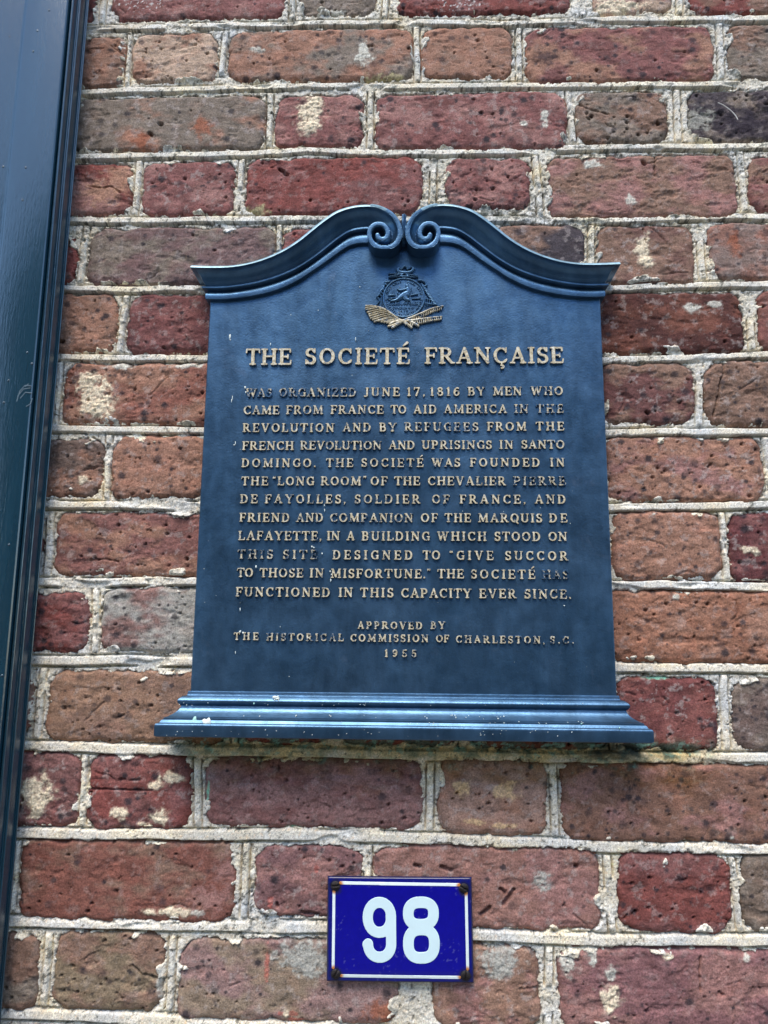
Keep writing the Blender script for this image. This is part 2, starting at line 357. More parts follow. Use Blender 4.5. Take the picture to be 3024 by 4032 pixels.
CRW = [np.array([at(x, y)[[0, 2]] for x, y in c]) for c in CRACKS]
def segdist(X, Z, P):
    d = np.full(X.shape, 9.0)
    for a, b in zip(P[:-1], P[1:]):
        v = b - a; t = np.clip(((X - a[0]) * v[0] + (Z - a[1]) * v[1]) / (v @ v + 1e-12), 0, 1)
        d = np.minimum(d, np.hypot(X - a[0] - t * v[0], Z - a[1] - t * v[1]))
    return d

def grid_faces(nx, nz, keep):
    """quads of a grid (x fastest) whose four corners are all in keep; returns used verts and faces"""
    K = keep.reshape(nz, nx)
    q = K[:-1, :-1] & K[:-1, 1:] & K[1:, :-1] & K[1:, 1:]
    j, i = np.nonzero(q)
    a = j * nx + i
    f = np.stack([a, a + 1, a + 1 + nx, a + nx], 1)
    used = np.unique(f); mp = np.zeros(nx * nz, np.int64); mp[used] = np.arange(len(used))
    return used, mp[f]

wall = tag(empty('brick_wall', (0.3, 0.02, 0.0)), 'old red and brown brick wall with thick pale mortar joints behind the plaque', 'wall')
WL = np.array([0.3, 0.02, 0.0])

def build_brick(b, idx):
    x0, x1, z0, z1, c1, c2, k, row, fine = b
    if fine and (x0 > vis_x1 or x1 < vis_x0 or z0 > vis_z1 or z1 < vis_z0): fine = False
    g = G1 if fine else 0.005
    m = 0.004
    xs = np.arange(x0 - m, x1 + m + g, g); zs = np.arange(z0 - m, z1 + m + g, g)
    X, Z = [q.ravel() for q in np.meshgrid(xs, zs)]
    rs = np.random.RandomState(1000 + idx); s = idx * 3 + 11
    d = outline(b, X, Z)
    face = 0.0015 + rs.uniform(-0.001, 0.0016)
    rough = rs.uniform(0.6, 1.2)
    H = face + 0.0012 * perlin(X * 9, Z * 13, s) + rough * 0.00055 * fbm(X * 70, Z * 110, s + 1, 5, 0.72)
    # flaked terraces
    fl = fbm(X * 26, Z * 48, s + 2, 4, 0.55)
    H -= rough * 0.0009 * sst(0.36, 0.44, fl) + 0.0008 * sst(0.66, 0.72, fl)
    # bottom arris more worn than the rest
    wear = 0.35 + 0.65 * sst(z0 + 0.022, z0, Z)
    H -= wear * 0.0022 * sst(-0.012, 0.0, d) * (0.6 + fbm(X * 60, Z * 60, s + 3, 3))
    e = np.clip((d + 0.0058) / 0.0058, 0, 3.0)
    H -= 0.0052 * e ** 2
    lc = lambda c: (lin(c) * 0.70 + 0.30 * lin(c).mean()) * np.array([1.20, 1.20, 1.15])
    t = sst(-0.25 + (0.5 - k), 0.55 + (0.5 - k) * 0.6, fbm(X * 13, Z * 22, s + 4, 4, 0.6))
    C = lc(c1)[None] * (1 - t[:, None]) + lc(c2)[None] * t[:, None]
    C = C * (1 + 0.26 * fbm(X * 60, Z * 80, s + 5, 4, 0.65))[:, None]
    # sooty skin and reddish body showing through
    so = sst(0.25, 0.8, fbm(X * 20, Z * 20, s + 6, 4, 0.6)) * rs.uniform(0.1, 0.55)
    C = C * (1 - 0.55 * so[:, None])
    rd = sst(0.2, 0.7, fbm(X * 34, Z * 50, s + 7, 3, 0.6)) * 0.4
    C = C * (1 + rd[:, None] * np.array([0.10, -0.06, -0.10])[None])
    chalk = sst(0.35, 0.75, fbm(X * 75, Z * 75, s + 8, 5, 0.7)) * rs.uniform(0.12, 0.5)
    C = C * (1 - chalk[:, None]) + np.array([0.42, 0.36, 0.33])[None] * chalk[:, None]
    if fine:
        area = (x1 - x0) * (z1 - z0)
        def win(cx, cz, r):
            mm = (np.abs(X - cx) < r) & (np.abs(Z - cz) < r); return np.nonzero(mm)[0]
        for _ in range(int(area * (400 + 5600 * rs.rand() ** 1.3))):       # dark iron spots fired into the clay
            cx, cz = rs.uniform(x0, x1), rs.uniform(z0, z1); r = 0.0013 + 0.0050 * rs.rand() ** 2.6
            ii = win(cx, cz, r * 1.7)
            if not len(ii): continue
            q = np.hypot(X[ii] - cx, (Z[ii] - cz) * 1.1) / r + 0.3 * perlin(X[ii] * 500, Z[ii] * 500, s)
            a = sst(1.15, 0.45, q) * rs.uniform(0.45, 0.92)
            C[ii] = C[ii] * (1 - a[:, None]) + np.array([0.030, 0.026, 0.032])[None] * a[:, None]
        for _ in range(int(area * (150 + 5200 * rs.rand() ** 1.6))):      # pits
            cx, cz = rs.uniform(x0, x1), rs.uniform(z0, z1); r = 0.0007 + 0.0018 * rs.rand() ** 3
            st = rs.uniform(1, 1.35)
            ii = win(cx, cz, r * 3.2)
            if not len(ii): continue
            q = np.hypot((X[ii] - cx) / st, Z[ii] - cz) / r + 0.4 * perlin(X[ii] * 700, Z[ii] * 700, s)
            H[ii] -= (0.0018 + 0.9 * r) * sst(1.2, 0.4, q)
        for _ in range(rs.randint(0, 3)):                        # short tears left by moulding
            p = np.array([rs.uniform(x0, x1), rs.uniform(z0, z1)]); pts = [p]; an = rs.uniform(-0.5, 0.5)
            for _k in range(rs.randint(2, 6)):
                an += rs.uniform(-0.6, 0.6); p = p + 0.006 * np.array([math.cos(an), math.sin(an)]); pts.append(p)
            H -= 0.0016 * sst(0.0016, 0.0004, segdist(X, Z, np.array(pts)))
        for P in CRW:
            if P[:, 0].max() < x0 or P[:, 0].min() > x1 or P[:, 1].max() < z0 or P[:, 1].min() > z1: continue
            wv = 0.0012 * fbm(X * 140, Z * 140, 3, 2)
            H -= 0.003 * sst(0.0014, 0.0004, np.abs(segdist(X, Z, P) + wv))
        for P in HLW:
            if P[:, 0].max() < x0 or P[:, 0].min() > x1 or P[:, 1].max() < z0 or P[:, 1].min() > z1: continue
            H -= 0.0052 * sst(0.0030, 0.0014, segdist(X, Z, P) + 0.0008 * fbm(X * 200, Z * 200, 3, 2))
        splats(X, Z, H, C)
        C[:] = wash(X, Z, C)
    C = np.clip(C, 0.008, 0.9)
    used, f = grid_faces(len(xs), len(zs), d < 0.0035)
    V = np.stack([X, -H, Z], 1)[used] - WL
    # rim going back into the wall
    o = mesh('brick', V, f, M_BRICK, wall, tint=C[used])
    return o

def wash(X, Z, C):
    """green and ochre copper run-off below the plaque, staining brick and mortar"""
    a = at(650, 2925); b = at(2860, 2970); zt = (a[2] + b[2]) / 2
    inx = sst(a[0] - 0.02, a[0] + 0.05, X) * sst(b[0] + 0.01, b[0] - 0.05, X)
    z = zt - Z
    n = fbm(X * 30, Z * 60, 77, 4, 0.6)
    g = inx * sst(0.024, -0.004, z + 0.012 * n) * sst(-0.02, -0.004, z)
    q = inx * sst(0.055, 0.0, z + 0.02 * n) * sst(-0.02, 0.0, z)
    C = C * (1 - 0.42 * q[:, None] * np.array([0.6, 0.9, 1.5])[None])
    gr = g * sst(-0.15, 0.35, fbm(X * 55, Z * 70, 78, 4, 0.65)) * 0.75
    C = C * (1 - gr[:, None]) + np.array([0.07, 0.13, 0.095])[None] * gr[:, None]
    v = g * sst(0.28, 0.5, fbm(X * 90, Z * 120, 79, 4, 0.6)) * 0.6
    C = C * (1 - v[:, None]) + np.array([0.20, 0.42, 0.33])[None] * v[:, None]
    # black mould at the right foot of the plaque
    k = at(2450, 2960)
    m = sst(1.1, 0.2, np.hypot((X - k[0]) / 0.055, (Z - k[2]) / 0.013) + 0.5 * n) * 0.85
    C = C * (1 - m[:, None]) + np.array([0.022, 0.028, 0.024])[None] * m[:, None]
    return C

import time
T0 = time.time()
for i, b in enumerate(bricks): build_brick(b, i)
print('bricks', len(bricks), round(time.time() - T0, 1))

def mortar_sheet(xa, xb, za, zb, g, fine, hole=None):
    xs = np.arange(xa, xb + g * 0.5, g); zs = np.arange(za, zb + g * 0.5, g)
    nx, nz = len(xs), len(zs)
    X2, Z2 = np.meshgrid(xs, zs)
    D = np.full((nz, nx), 0.05)
    for b in bricks:
        m = 0.03
        i0, i1 = np.searchsorted(xs, [b[0] - m, b[1] + m]); j0, j1 = np.searchsorted(zs, [b[2] - m, b[3] + m])
        if i1 <= i0 or j1 <= j0: continue
        sub = outline(b, X2[j0:j1, i0:i1], Z2[j0:j1, i0:i1])
        D[j0:j1, i0:i1] = np.minimum(D[j0:j1, i0:i1], sub)
    X, Z, D = X2.ravel(), Z2.ravel(), D.ravel()
    fill = -0.0010 + 0.0008 * fbm(X * 40, Z * 40, 21, 3) + 0.0006 * fbm(X * 200, Z * 200, 22, 4, 0.75)
    H = fill.copy()
    # struck beads
    pres = sst(-0.75, -0.50, fbm(X * 9, Z * 30, 23, 3, 0.6))
    best = np.full(X.shape, 9.0)
    for jx, jz in joints:
        c = np.interp(X, jx, jz) + 0.0011 * fbm(X * 12, X * 0 + jz.mean() * 50, 24, 4, 0.5)
        dd = Z - c
        m = np.abs(dd) < 0.02
        hw = 0.0046 + 0.0010 * sst(at(0, 1500)[2], at(0, 3600)[2], Z[m]) + 0.0006 * perlin(X[m] * 20, Z[m] * 3, 25)
        a = np.abs(dd[m]); p = pres[m]
        lift = sst(hw + 0.0006, hw - 0.0012, a)
        gr = np.exp(-((a - hw - 0.0014) / 0.0013) ** 4) * np.where(dd[m] < 0, 1.0, 0.75) * sst(-0.5, -0.2, fbm(X[m] * 24, Z[m] * 60, 26, 3))
        H[m] = H[m] * (1 - 0.75 * p * lift) + p * (0.0020 * lift - 0.0072 * gr)
        # bead slopes: upper edge back, lower edge proud
        H[m] += p * lift * 0.0004 * np.clip(-dd[m] / hw, -1, 1)
        best[m] = np.minimum(best[m], a / hw)
    # head joints
    rws = {}
    for b in bricks: rws.setdefault(b[7], []).append(b)
    for r, L in rws.items():
        L = sorted(L, key=lambda q: q[0])
        for a, b in zip(L[:-1], L[1:]):
            gap = b[0] - a[1]
            if gap > 0.04 or gap < 0.004: continue
            cx = (a[1] + b[0]) / 2; z0, z1 = min(a[2], b[2]) - 0.004, max(a[3], b[3]) + 0.004
            m = (np.abs(X - cx) < 0.012) & (Z > z0) & (Z < z1)
            if not m.any(): continue
            s = int(abs(cx * 500 + z0 * 700)) % 300
            lean = (perlin(np.array([cx * 40]), np.array([z0 * 40]), 31)[0]) * 0.12
            c = cx + lean * (Z[m] - (z0 + z1) / 2) + 0.0009 * fbm(Z[m] * 30, Z[m] * 0 + s, 32, 3)
            dx = X[m] - c; hw = min(0.0036, gap * 0.27)
            p = sst(-0.45, -0.15, fbm(X[m] * 14, Z[m] * 22, 33 + s, 3)) * np.clip(best[m] - 1.2, 0, 1)
            a_ = np.abs(dx)
            H[m] = H[m] * (1 - 0.6 * p * sst(hw, hw - .001, a_)) + p * (0.0022 * sst(hw + 0.0006, hw - 0.001, a_) - 0.0056 * np.exp(-((a_ - hw - 0.0011) / 0.0010) ** 4))
    # ragged meeting with the bricks and smears over their arrises
    sm = 0.0010 + 0.011 * np.clip(fbm(X * 24, Z * 34, 41, 3, 0.55) - 0.36, 0, 1) * 1.6 + 0.0016 * fbm(X * 150, Z * 150, 42, 4, 0.75)
    eff = D + sm - 0.0006
    lvl = H + sst(0.0, -0.006, D) * (0.0046 + 0.0014 * fbm(X * 150, Z * 150, 43, 3, 0.7))
    k = sst(-0.0034, 0.0006, eff)
    H = -0.0095 * (1 - k) + lvl * k
    H -= 0.0042 * np.exp(-((eff - 0.0004) / 0.0009) ** 2) * sst(-0.1, 0.35, fbm(X * 40, Z * 60, 47, 3, 0.6))
    # small lumps and holes
    H += k * (best > 1.2) * (0.0012 * sst(0.6, 0.9, fbm(X * 70, Z * 70, 44, 3)) - 0.0022 * sst(0.62, 0.8, fbm(X * 120, Z * 120, 45, 3, 0.6)))
    base = lin((221, 215, 201))
    C = np.tile(base, (len(X), 1))
    C *= (1 + 0.15 * fbm(X * 30, Z * 30, 51, 4, 0.6))[:, None]
    wr = fbm(X * 16, Z * 24, 52, 4, 0.6)[:, None]
    C *= 1 + wr * np.array([0.10, 0.03, -0.10])[None]
    sp = fbm(X * 420, Z * 420, 53, 2)
    C *= (1 + 0.30 * sp)[:, None]
    C += sst(0.45, 0.8, fbm(X * 230, Z * 230, 54, 2))[:, None] * np.array([0.12, 0.02, -0.05])[None]
    # grey-black lichen, thick high on the wall, sparse lower down
    up = sst(at(1500, 2400)[2], at(1500, 300)[2], Z)
    near = np.exp(-((X - at(1750, 800)[0]) / 0.22) ** 2) * np.exp(-((Z - at(1750, 850)[2]) / 0.055) ** 2)
    li = sst(0.30, 0.75, fbm(X * 110, Z * 130, 55, 5, 0.8) + 0.42 * fbm(X * 9, Z * 9, 56, 3) + 0.30 * up + 0.75 * near - 0.24 - 0.10 * (best < 0.9))
    C = C * (1 - (0.82 * li)[:, None]) + np.array([0.065, 0.068, 0.055])[None] * (0.82 * li)[:, None]
    pg = sst(0.1, 0.7, fbm(X * 40, Z * 40, 57, 4, 0.6)) * up * 0.30
    C = C * (1 - pg[:, None]) + np.array([0.40, 0.44, 0.40])[None] * pg[:, None]
    wh = sst(0.35, 0.8, fbm(X * 90, Z * 90, 58, 4, 0.65)) * 0.5
    C = C * (1 - wh[:, None]) + np.array([0.84, 0.83, 0.79])[None] * wh[:, None]
    if fine: C = wash(X, Z, C)
    C *= (1 + 0.16 * fbm(X * 600, Z * 600, 59, 2))[:, None]
    C = np.clip(C, 0.01, 0.88)
    keep = D > -0.016
    if hole is not None:
        hx0, hx1, hz0, hz1 = hole
        keep &= ~((X > hx0) & (X < hx1) & (Z > hz0) & (Z < hz1))
    used, f = grid_faces(nx, nz, keep)
    V = np.stack([X, -H, Z], 1)[used] - WL
    return mesh('mortar', V, f, M_MORTAR, wall, tint=C[used])
T0 = time.time()
mz0, mz1 = vis_z0, vis_z1
mortar_sheet(vis_x0, vis_x1, mz0, mz1, 0.0010, True, (at(880, 2000)[0], at(2310, 2000)[0], at(1590, 2640)[2], at(1590, 1300)[2]))
zb, zt_ = bot - crs * 3, top + crs * 3
mortar_sheet(vis_x0, vis_x1 + 0.003, mz1 - 0.003, zt_, 0.005, False)
mortar_sheet(vis_x0, vis_x1 + 0.003, zb, mz0 + 0.003, 0.005, False)
mortar_sheet(vis_x1 - 0.001, X_END, zb, zt_, 0.005, False)
print('mortar', round(time.time() - T0, 1))
box('wall_core', (-0.62 - WL[0], 0.0125 - WL[1], 0.0), (X_END - WL[0], 0.33 - WL[1], zt_), M_MORTAR, wall)
me = bpy.data.objects['wall_core'].data
a = me.color_attributes.new('tint', 'FLOAT_COLOR', 'POINT'); a.data.foreach_set('color', np.tile([0.42, 0.39, 0.33, 1], len(me.vertices)).astype(np.float32))

# ------------------------------------------------------------------ relief shapes (letters, emblem)
def stroke_sdf(P, S):
    """P (n,2); S list of (x0,y0,r0,x1,y1,r1) -> signed distance to the union"""
    S = np.asarray(S, float); d = np.full(len(P), 9.0)
    for i in range(0, len(S), 64):
        s = S[i:i + 64]; a = s[:, 0:2]; b = s[:, 3:5]; v = b - a
        L = (v ** 2).sum(1) + 1e-14
        t = np.clip(((P[:, None, :] - a[None]) * v[None]).sum(2) / L[None], 0, 1)
        q = np.linalg.norm(P[:, None, :] - a[None] - t[..., None] * v[None], axis=2)
        rr = s[:, 2][None] * (1 - t) + s[:, 5][None] * t
        d = np.minimum(d, (q - rr).min(1))
    return d

def relief(name, sdf, bbox, g, base, top, draft, mat, parent, paint=1.0, hfun=None, pfun=None, sharp=None):
    """raised shape: crisp outline snapped to sdf=-draft, top surface, sloping skirt down to the base; y = -depth"""
    u0, v0, u1, v1 = bbox
    us = np.arange(u0 - 2 * g, u1 + 3 * g, g); vv = np.arange(v0 - 2 * g, v1 + 3 * g, g); nx = len(us)
    U, V = np.meshgrid(us, vv); P = np.stack([U.ravel(), V.ravel()], 1)
    sh = 0.35 * draft; D = (sdf(P) + sh).reshape(U.shape)
    q = np.minimum(np.minimum(D[:-1, :-1], D[:-1, 1:]), np.minimum(D[1:, :-1], D[1:, 1:])) < -0.12 * g
    j, i = np.nonzero(q)
    if not len(j): return None
    a = j * nx + i; f = np.stack([a, a + 1, a + 1 + nx, a + nx], 1)
    used = np.unique(f); mp = np.full(len(P), -1); mp[used] = np.arange(len(used)); f = mp[f]
    P = P[used].copy(); d = D.ravel()[used]
    e = g * 0.2
    def grad(Q):
        gx = (sdf(Q + [e, 0]) - sdf(Q - [e, 0])) / (2 * e); gy = (sdf(Q + [0, e]) - sdf(Q - [0, e])) / (2 * e)
        n = np.stack([gx, gy], 1); l = np.linalg.norm(n, axis=1)[:, None]; return n / np.maximum(l, 0.3)
    E = np.concatenate([f[:, [0, 1]], f[:, [1, 2]], f[:, [2, 3]], f[:, [3, 0]]])
    key = E[:, 0].astype(np.int64) * len(P) + E[:, 1]; rev = E[:, 1].astype(np.int64) * len(P) + E[:, 0]
    bd = E[~np.isin(key, rev)]
    bv = np.unique(bd)
    for _ in range(2):
        Q = P[bv]; P[bv] = Q - np.clip(sdf(Q) + sh, -1.2 * g, 1.5 * g)[:, None] * grad(Q)
    gn = grad(P[bv])
    H = np.full(len(P), top) if hfun is None else hfun(P, sdf(P))
    pt = np.full(len(P), paint) if pfun is None else pfun(P)
    m2 = np.full(len(P), -1); m2[bv] = len(P) + np.arange(len(bv))
    Pb = P[bv] + gn * draft * 1.6
    V3 = np.concatenate([np.stack([P[:, 0], -H, P[:, 1]], 1), np.stack([Pb[:, 0], np.full(len(bv), -base), Pb[:, 1]], 1)])
    sk = np.stack([bd[:, 1], bd[:, 0], m2[bd[:, 0]], m2[bd[:, 1]]], 1)
    F_ = np.concatenate([f, sk])
    pa = np.concatenate([pt, (pt[bv] if len(bv) else pt) * 0.0 - 0.4])
    return mesh(name, V3, F_, mat, parent, paint=pa, sharp=sharp)

# roman capitals drawn as pen strokes (unit height)
TK, TN, SF = 0.088, 0.050, 0.044
def seg(x0, y0, x1, y1, r=TK, r1=None): return [(x0, y0, r, x1, y1, r if r1 is None else r1)]
def arc(cx, cy, rx, ry, a0, a1, n=12, thick='x', k=TK, t=TN):
    o = []; an = np.radians(np.linspace(a0, a1, n + 1))
    def rr(a): c = abs(math.cos(a)) if thick == 'x' else abs(math.sin(a)); return t + (k - t) * c ** 1.3
    for p, q in zip(an[:-1], an[1:]):
        o.append((cx + rx * math.cos(p), cy + ry * math.sin(p), rr(p), cx + rx * math.cos(q), cy + ry * math.sin(q), rr(q)))
    return o
def srf(x, y, h=0.15): return seg(x - h, y, x + h, y, SF)
def stem(x, b=1, t=1, r=TK):
    o = seg(x, r if not b else SF, x, 1 - (r if not t else SF), r)
    if b: o = seg(x, 0.07, x, 0.93, r) + srf(x, SF)
    if t: o += srf(x, 1 - SF)
    return o
def glyph(c):
    if c == 'I': return 0.44, stem(.22)
    if c == '1': return 0.44, seg(.24, .07, .24, .92) + srf(.24, SF) + seg(.24, .94, .09, .82, TN)
    if c == 'H': return 0.98, stem(.2) + stem(.78) + seg(.2, .52, .78, .52, TN)
    if c == 'T': return 0.86, seg(.43, .07, .43, .93) + srf(.43, SF) + seg(.06, 1 - TN, .80, 1 - TN, TN) + seg(.055, .95, .04, .76, SF) + seg(.805, .95, .82, .76, SF)
    if c in 'EÉ':
        o = stem(.2) + seg(.2, .953, .68, .953, TN) + seg(.2, .5, .56, .5, TN) + seg(.2, .047, .70, .047, TN) + seg(.69, .95, .70, .78, SF) + seg(.72, .05, .75, .25, SF) + seg(.56, .6, .56, .4, SF)
        if c == 'É': o += seg(.40, 1.14, .62, 1.32, .04, .075)
        return 0.80, o
    if c == 'F': return 0.76, stem(.2) + seg(.2, .953, .68, .953, TN) + seg(.2, .5, .56, .5, TN) + seg(.69, .95, .70, .78, SF) + seg(.56, .6, .56, .4, SF)
    if c == 'L': return 0.76, stem(.2) + seg(.2, .047, .68, .047, TN) + seg(.69, .05, .71, .26, SF)
    if c == 'O': return 1.0, arc(.5, .5, .36, .44, 0, 360, 22)
    if c == 'Q': return 1.0, arc(.5, .5, .36, .44, 0, 360, 22) + seg(.5, .22, .86, -.1, TK * .8)
    if c == 'D': return 0.94, stem(.2) + seg(.2, .953, .42, .953, TN) + seg(.2, .047, .42, .047, TN) + arc(.42, .5, .36, .447, -90, 90, 12)
    if c in 'CÇG':
        o = arc(.50, .5, .36, .44, 48, 312, 18)
        o += seg(.78, .95, .77, .70, SF)
        if c == 'G': o += seg(.76, .12, .76, .42) + srf(.74, .44, .13)
        else: o += seg(.72, .14, .80, .24, TN)
        if c == 'Ç': o += seg(.52, .04, .50, -.10, .04) + arc(.52, -.20, .10, .09, 110, -100, 8, k=.055, t=.045)
        return 0.90, o
    if c == 'S':
        return 0.72, arc(.36, .73, .22, .215, 20, 270, 12, 'x', .08, .06) + arc(.36, .275, .24, .225, 90, -160, 12, 'x', .085, .06) + seg(.60, .95, .60, .74, SF) + seg(.10, .05, .10, .28, SF)
    if c == 'R': return 0.94, stem(.2) + seg(.2, .953, .42, .953, TN) + seg(.2, .48, .42, .48, TN) + arc(.42, .715, .23, .237, -90, 90, 10) + seg(.44, .46, .74, .08, TK * .9) + srf(.82, SF, .10)
    if c == 'P': return 0.84, stem(.2) + seg(.2, .953, .42, .953, TN) + seg(.2, .45, .42, .45, TN) + arc(.42, .70, .24, .25, -90, 90, 10)
    if c == 'B': return 0.88, stem(.2) + seg(.2, .953, .42, .953, TN) + seg(.2, .52, .44, .52, TN) + seg(.2, .047, .44, .047, TN) + arc(.42, .735, .20, .215, -90, 90, 10) + arc(.44, .285, .25, .24, -90, 90, 10)
    if c == 'A': return 0.98, seg(.17, .07, .47, .93, TN) + seg(.50, .93, .79, .07, TK) + seg(.29, .34, .68, .34, TN) + srf(.17, SF, .12) + srf(.80, SF, .14)
    if c == 'V': return 0.96, seg(.19, .93, .48, .08, TK) + seg(.51, .08, .79, .93, TN) + srf(.18, 1 - SF, .14) + srf(.80, 1 - SF, .12)
    if c == 'W': return 1.32, seg(.18, .93, .40, .08, TK) + seg(.42, .08, .64, .90, TN) + seg(.66, .90, .88, .08, TK) + seg(.90, .08, 1.13, .93, TN) + srf(.17, 1 - SF, .13) + srf(1.14, 1 - SF, .12) + srf(.64, 1 - SF, .10)
    if c == 'Y': return 0.94, seg(.17, .93, .47, .45, TK) + seg(.47, .45, .77, .93, TN) + seg(.47, .45, .47, .07, TK) + srf(.47, SF) + srf(.16, 1 - SF, .13) + srf(.79, 1 - SF, .12)
    if c == 'U': return 0.96, seg(.2, .93, .2, .32) + arc(.48, .32, .28, .27, 180, 360, 12) + seg(.76, .32, .76, .93, TN) + srf(.2, 1 - SF) + srf(.77, 1 - SF, .12)
    if c == 'J': return 0.56, seg(.34, .93, .34, .16, TK) + arc(.17, .16, .17, .19, 0, -130, 7, 'x') + srf(.34, 1 - SF)
    if c == 'N': return 1.02, seg(.20, .07, .20, .93, TN) + seg(.22, .93, .80, .08, TK) + seg(.81, .08, .81, .93, TN) + srf(.2, SF, .12) + srf(.17, 1 - SF, .12) + srf(.82, 1 - SF, .12)
    if c == 'M': return 1.22, seg(.22, .07, .24, .93, TN) + seg(.26, .93, .60, .14, TK) + seg(.60, .14, .95, .93, TN) + seg(.98, .93, 1.0, .07, TK) + srf(.2, SF, .13) + srf(1.0, SF, .14) + srf(.2, 1 - SF, .1) + srf(1.02, 1 - SF, .1)
    if c == 'Z': return 0.84, seg(.12, .953, .70, .953, TN) + seg(.70, .92, .14, .08, TK) + seg(.12, .047, .72, .047, TN) + seg(.11, .95, .10, .76, SF) + seg(.73, .05, .75, .26, SF)
    if c == '7': return 0.72, seg(.10, .94, .62, .94, TN + .015) + seg(.62, .92, .30, .07, TN, TK) + seg(.09, .95, .08, .74, SF)
    if c == '8': return 0.74, arc(.37, .75, .20, .19, 0, 360, 14, 'x', .08) + arc(.37, .28, .25, .23, 0, 360, 14, 'x', .085)
    if c == '6': return 0.76, arc(.38, .31, .24, .26, 0, 360, 14, 'x', .085) + arc(.50, .36, .37, .57, 180, 100, 8, 'x', .085) + arc(.46, .84, .12, .08, 120, 30, 3, t=.06)
    if c == '9': return 0.76, arc(.38, .69, .24, .26, 0, 360, 14, 'x', .085) + arc(.26, .64, .37, .57, 0, -80, 8, 'x', .085) + arc(.30, .16, .12, .08, -60, -150, 3, t=.06)
    if c == '5': return 0.72, seg(.17, .93, .62, .93, TN + .01) + seg(.17, .93, .15, .56, TN) + arc(.34, .32, .25, .27, 125, -150, 12, 'x', .085)
    if c == '0': return 0.76, arc(.38, .5, .25, .43, 0, 360, 18)
    if c == '.': return 0.26, seg(.13, .09, .131, .09, .09)
    if c == ',': return 0.26, seg(.13, .09, .131, .09, .085) + seg(.16, .07, .07, -.14, .055, .02)
    if c == '“': return 0.44, seg(.12, .84, .121, .84, .075) + seg(.08, .86, .17, 1.02, .05, .02) + seg(.31, .84, .311, .84, .075) + seg(.27, .86, .36, 1.02, .05, .02)
    if c == '”': return 0.44, seg(.12, 1.0, .121, 1.0, .075) + seg(.16, .98, .07, .82, .05, .02) + seg(.31, 1.0, .311, 1.0, .075) + seg(.35, .98, .26, .82, .05, .02)
    return 0.4, []

# ------------------------------------------------------------------ the plaque
PD = 0.024                                  # depth of the panel face in front of the wall
pa_, pb_ = at(827, 1190, -PD), at(2364, 1185, -PD); pc_, pd_ = at(749, 2730, -PD), at(2429, 2738, -PD)
O3 = (pc_ + pd_) / 2
ang = math.atan2(((pa_ + pb_) / 2 - (pc_ + pd_) / 2)[0], ((pa_ + pb_) / 2 - (pc_ + pd_) / 2)[2])
ca, sa = math.cos(ang), math.sin(ang)
def loc(px, py, depth=PD):
    p = at(px, py, -depth) - O3
    return np.array([ca * p[0] - sa * p[2], sa * p[0] + ca * p[2]])
plq = empty('memorial_plaque', (O3[0], 0, O3[2])); plq.rotation_euler = (0, ang, 0)
tag(plq, 'blue-black bronze plaque with scrolled pediment and raised gilt lettering on the brick wall', 'plaque')
HW = (abs(loc(827, 1190)[0]) + abs(loc(2364, 1185)[0]) + abs(loc(749, 2730)[0]) + abs(loc(2429, 2738)[0])) / 4
print('plaque half width', HW, 'angle', math.degrees(ang), 'height', loc(1590, 1190)[1])

def cr4(x, y): return (700 + x / 1.8433, 760 + y / 1.8433)
def curve(pts, depth):
    P = np.array([loc(*cr4(*p), depth) for p in pts])
    return P
def resample(P, n):
    # smooth through the measured points (Catmull-Rom), then even spacing
    Q = [P[0] * 2 - P[1]] + list(P) + [P[-1] * 2 - P[-2]]; out = []
    for i in range(1, len(Q) - 2):
        a, b, c, d = Q[i - 1], Q[i], Q[i + 1], Q[i + 2]
        for t in np.linspace(0, 1, 24, endpoint=False):
            out.append(0.5 * (2 * b + (c - a) * t + (2 * a - 5 * b + 4 * c - d) * t * t + (3 * b - a - 3 * c + d) * t ** 3))
    out.append(P[-1]); out = np.array(out)
    L = np.concatenate([[0], np.cumsum(np.linalg.norm(np.diff(out, axis=0), axis=1))])
    s = np.linspace(0, L[-1], n); return np.stack([np.interp(s, L, out[:, 0]), np.interp(s, L, out[:, 1])], 1)
UC = loc(1590, 900, 0.046)[0]
D_B, D_M, D_T = 0.0290, 0.0330, 0.0460
topc = curve([(95,520),(180,523),(300,524),(400,519),(520,498),(640,460),(760,405),(870,335),(960,262),(1050,190),(1150,125),(1260,90),(1350,79),(1420,81)], D_T)
midc = curve([(176,675),(290,676),(400,668),(560,641),(700,602),(840,545),(960,474),(1060,398),(1160,318),(1250,263),(1340,244),(1420,243)], D_M)
botc = curve([(203,770),(300,772),(400,766),(560,743),(720,702),(860,640),(960,576),(1080,495),(1200,408),(1270,374),(1340,362),(1410,362)], D_B)
NS = 90
tc, mc, bc = resample(topc, NS), resample(midc, NS), resample(botc, NS)

# profile rows: (curve mix, depth); from panel up over the mouldings to the wall
rows = []
def lerp3(s):
    return bc * (1 - s) + mc * s if s <= 1 else mc * (2 - s) + tc * (s - 1)
prof = [(0.0, PD - 0.002), (0.0, D_B - 0.0012), (0.03, D_B), (0.30, D_B + 0.0004), (0.52, D_B - 0.0002), (0.66, D_B - 0.0022), (0.76, D_B - 0.0030), (0.82, D_M - 0.0012), (0.86, D_M), (0.96, D_M), (1.0, D_M - 0.0006),
        (1.02, D_M - 0.0030), (1.08, D_M - 0.0036), (1.16, D_M - 0.0030), (1.26, D_M - 0.0012), (1.38, D_M + 0.0000), (1.50, D_M + 0.0010), (1.62, D_M + 0.0028), (1.72, D_M + 0.0054), (1.79, D_M + 0.0084), (1.825, D_T - 0.0020), (1.835, D_T - 0.0003), (1.85, D_T), (1.97, D_T - 0.0010), (2.0, D_T - 0.0018), (2.0, 0.0)]
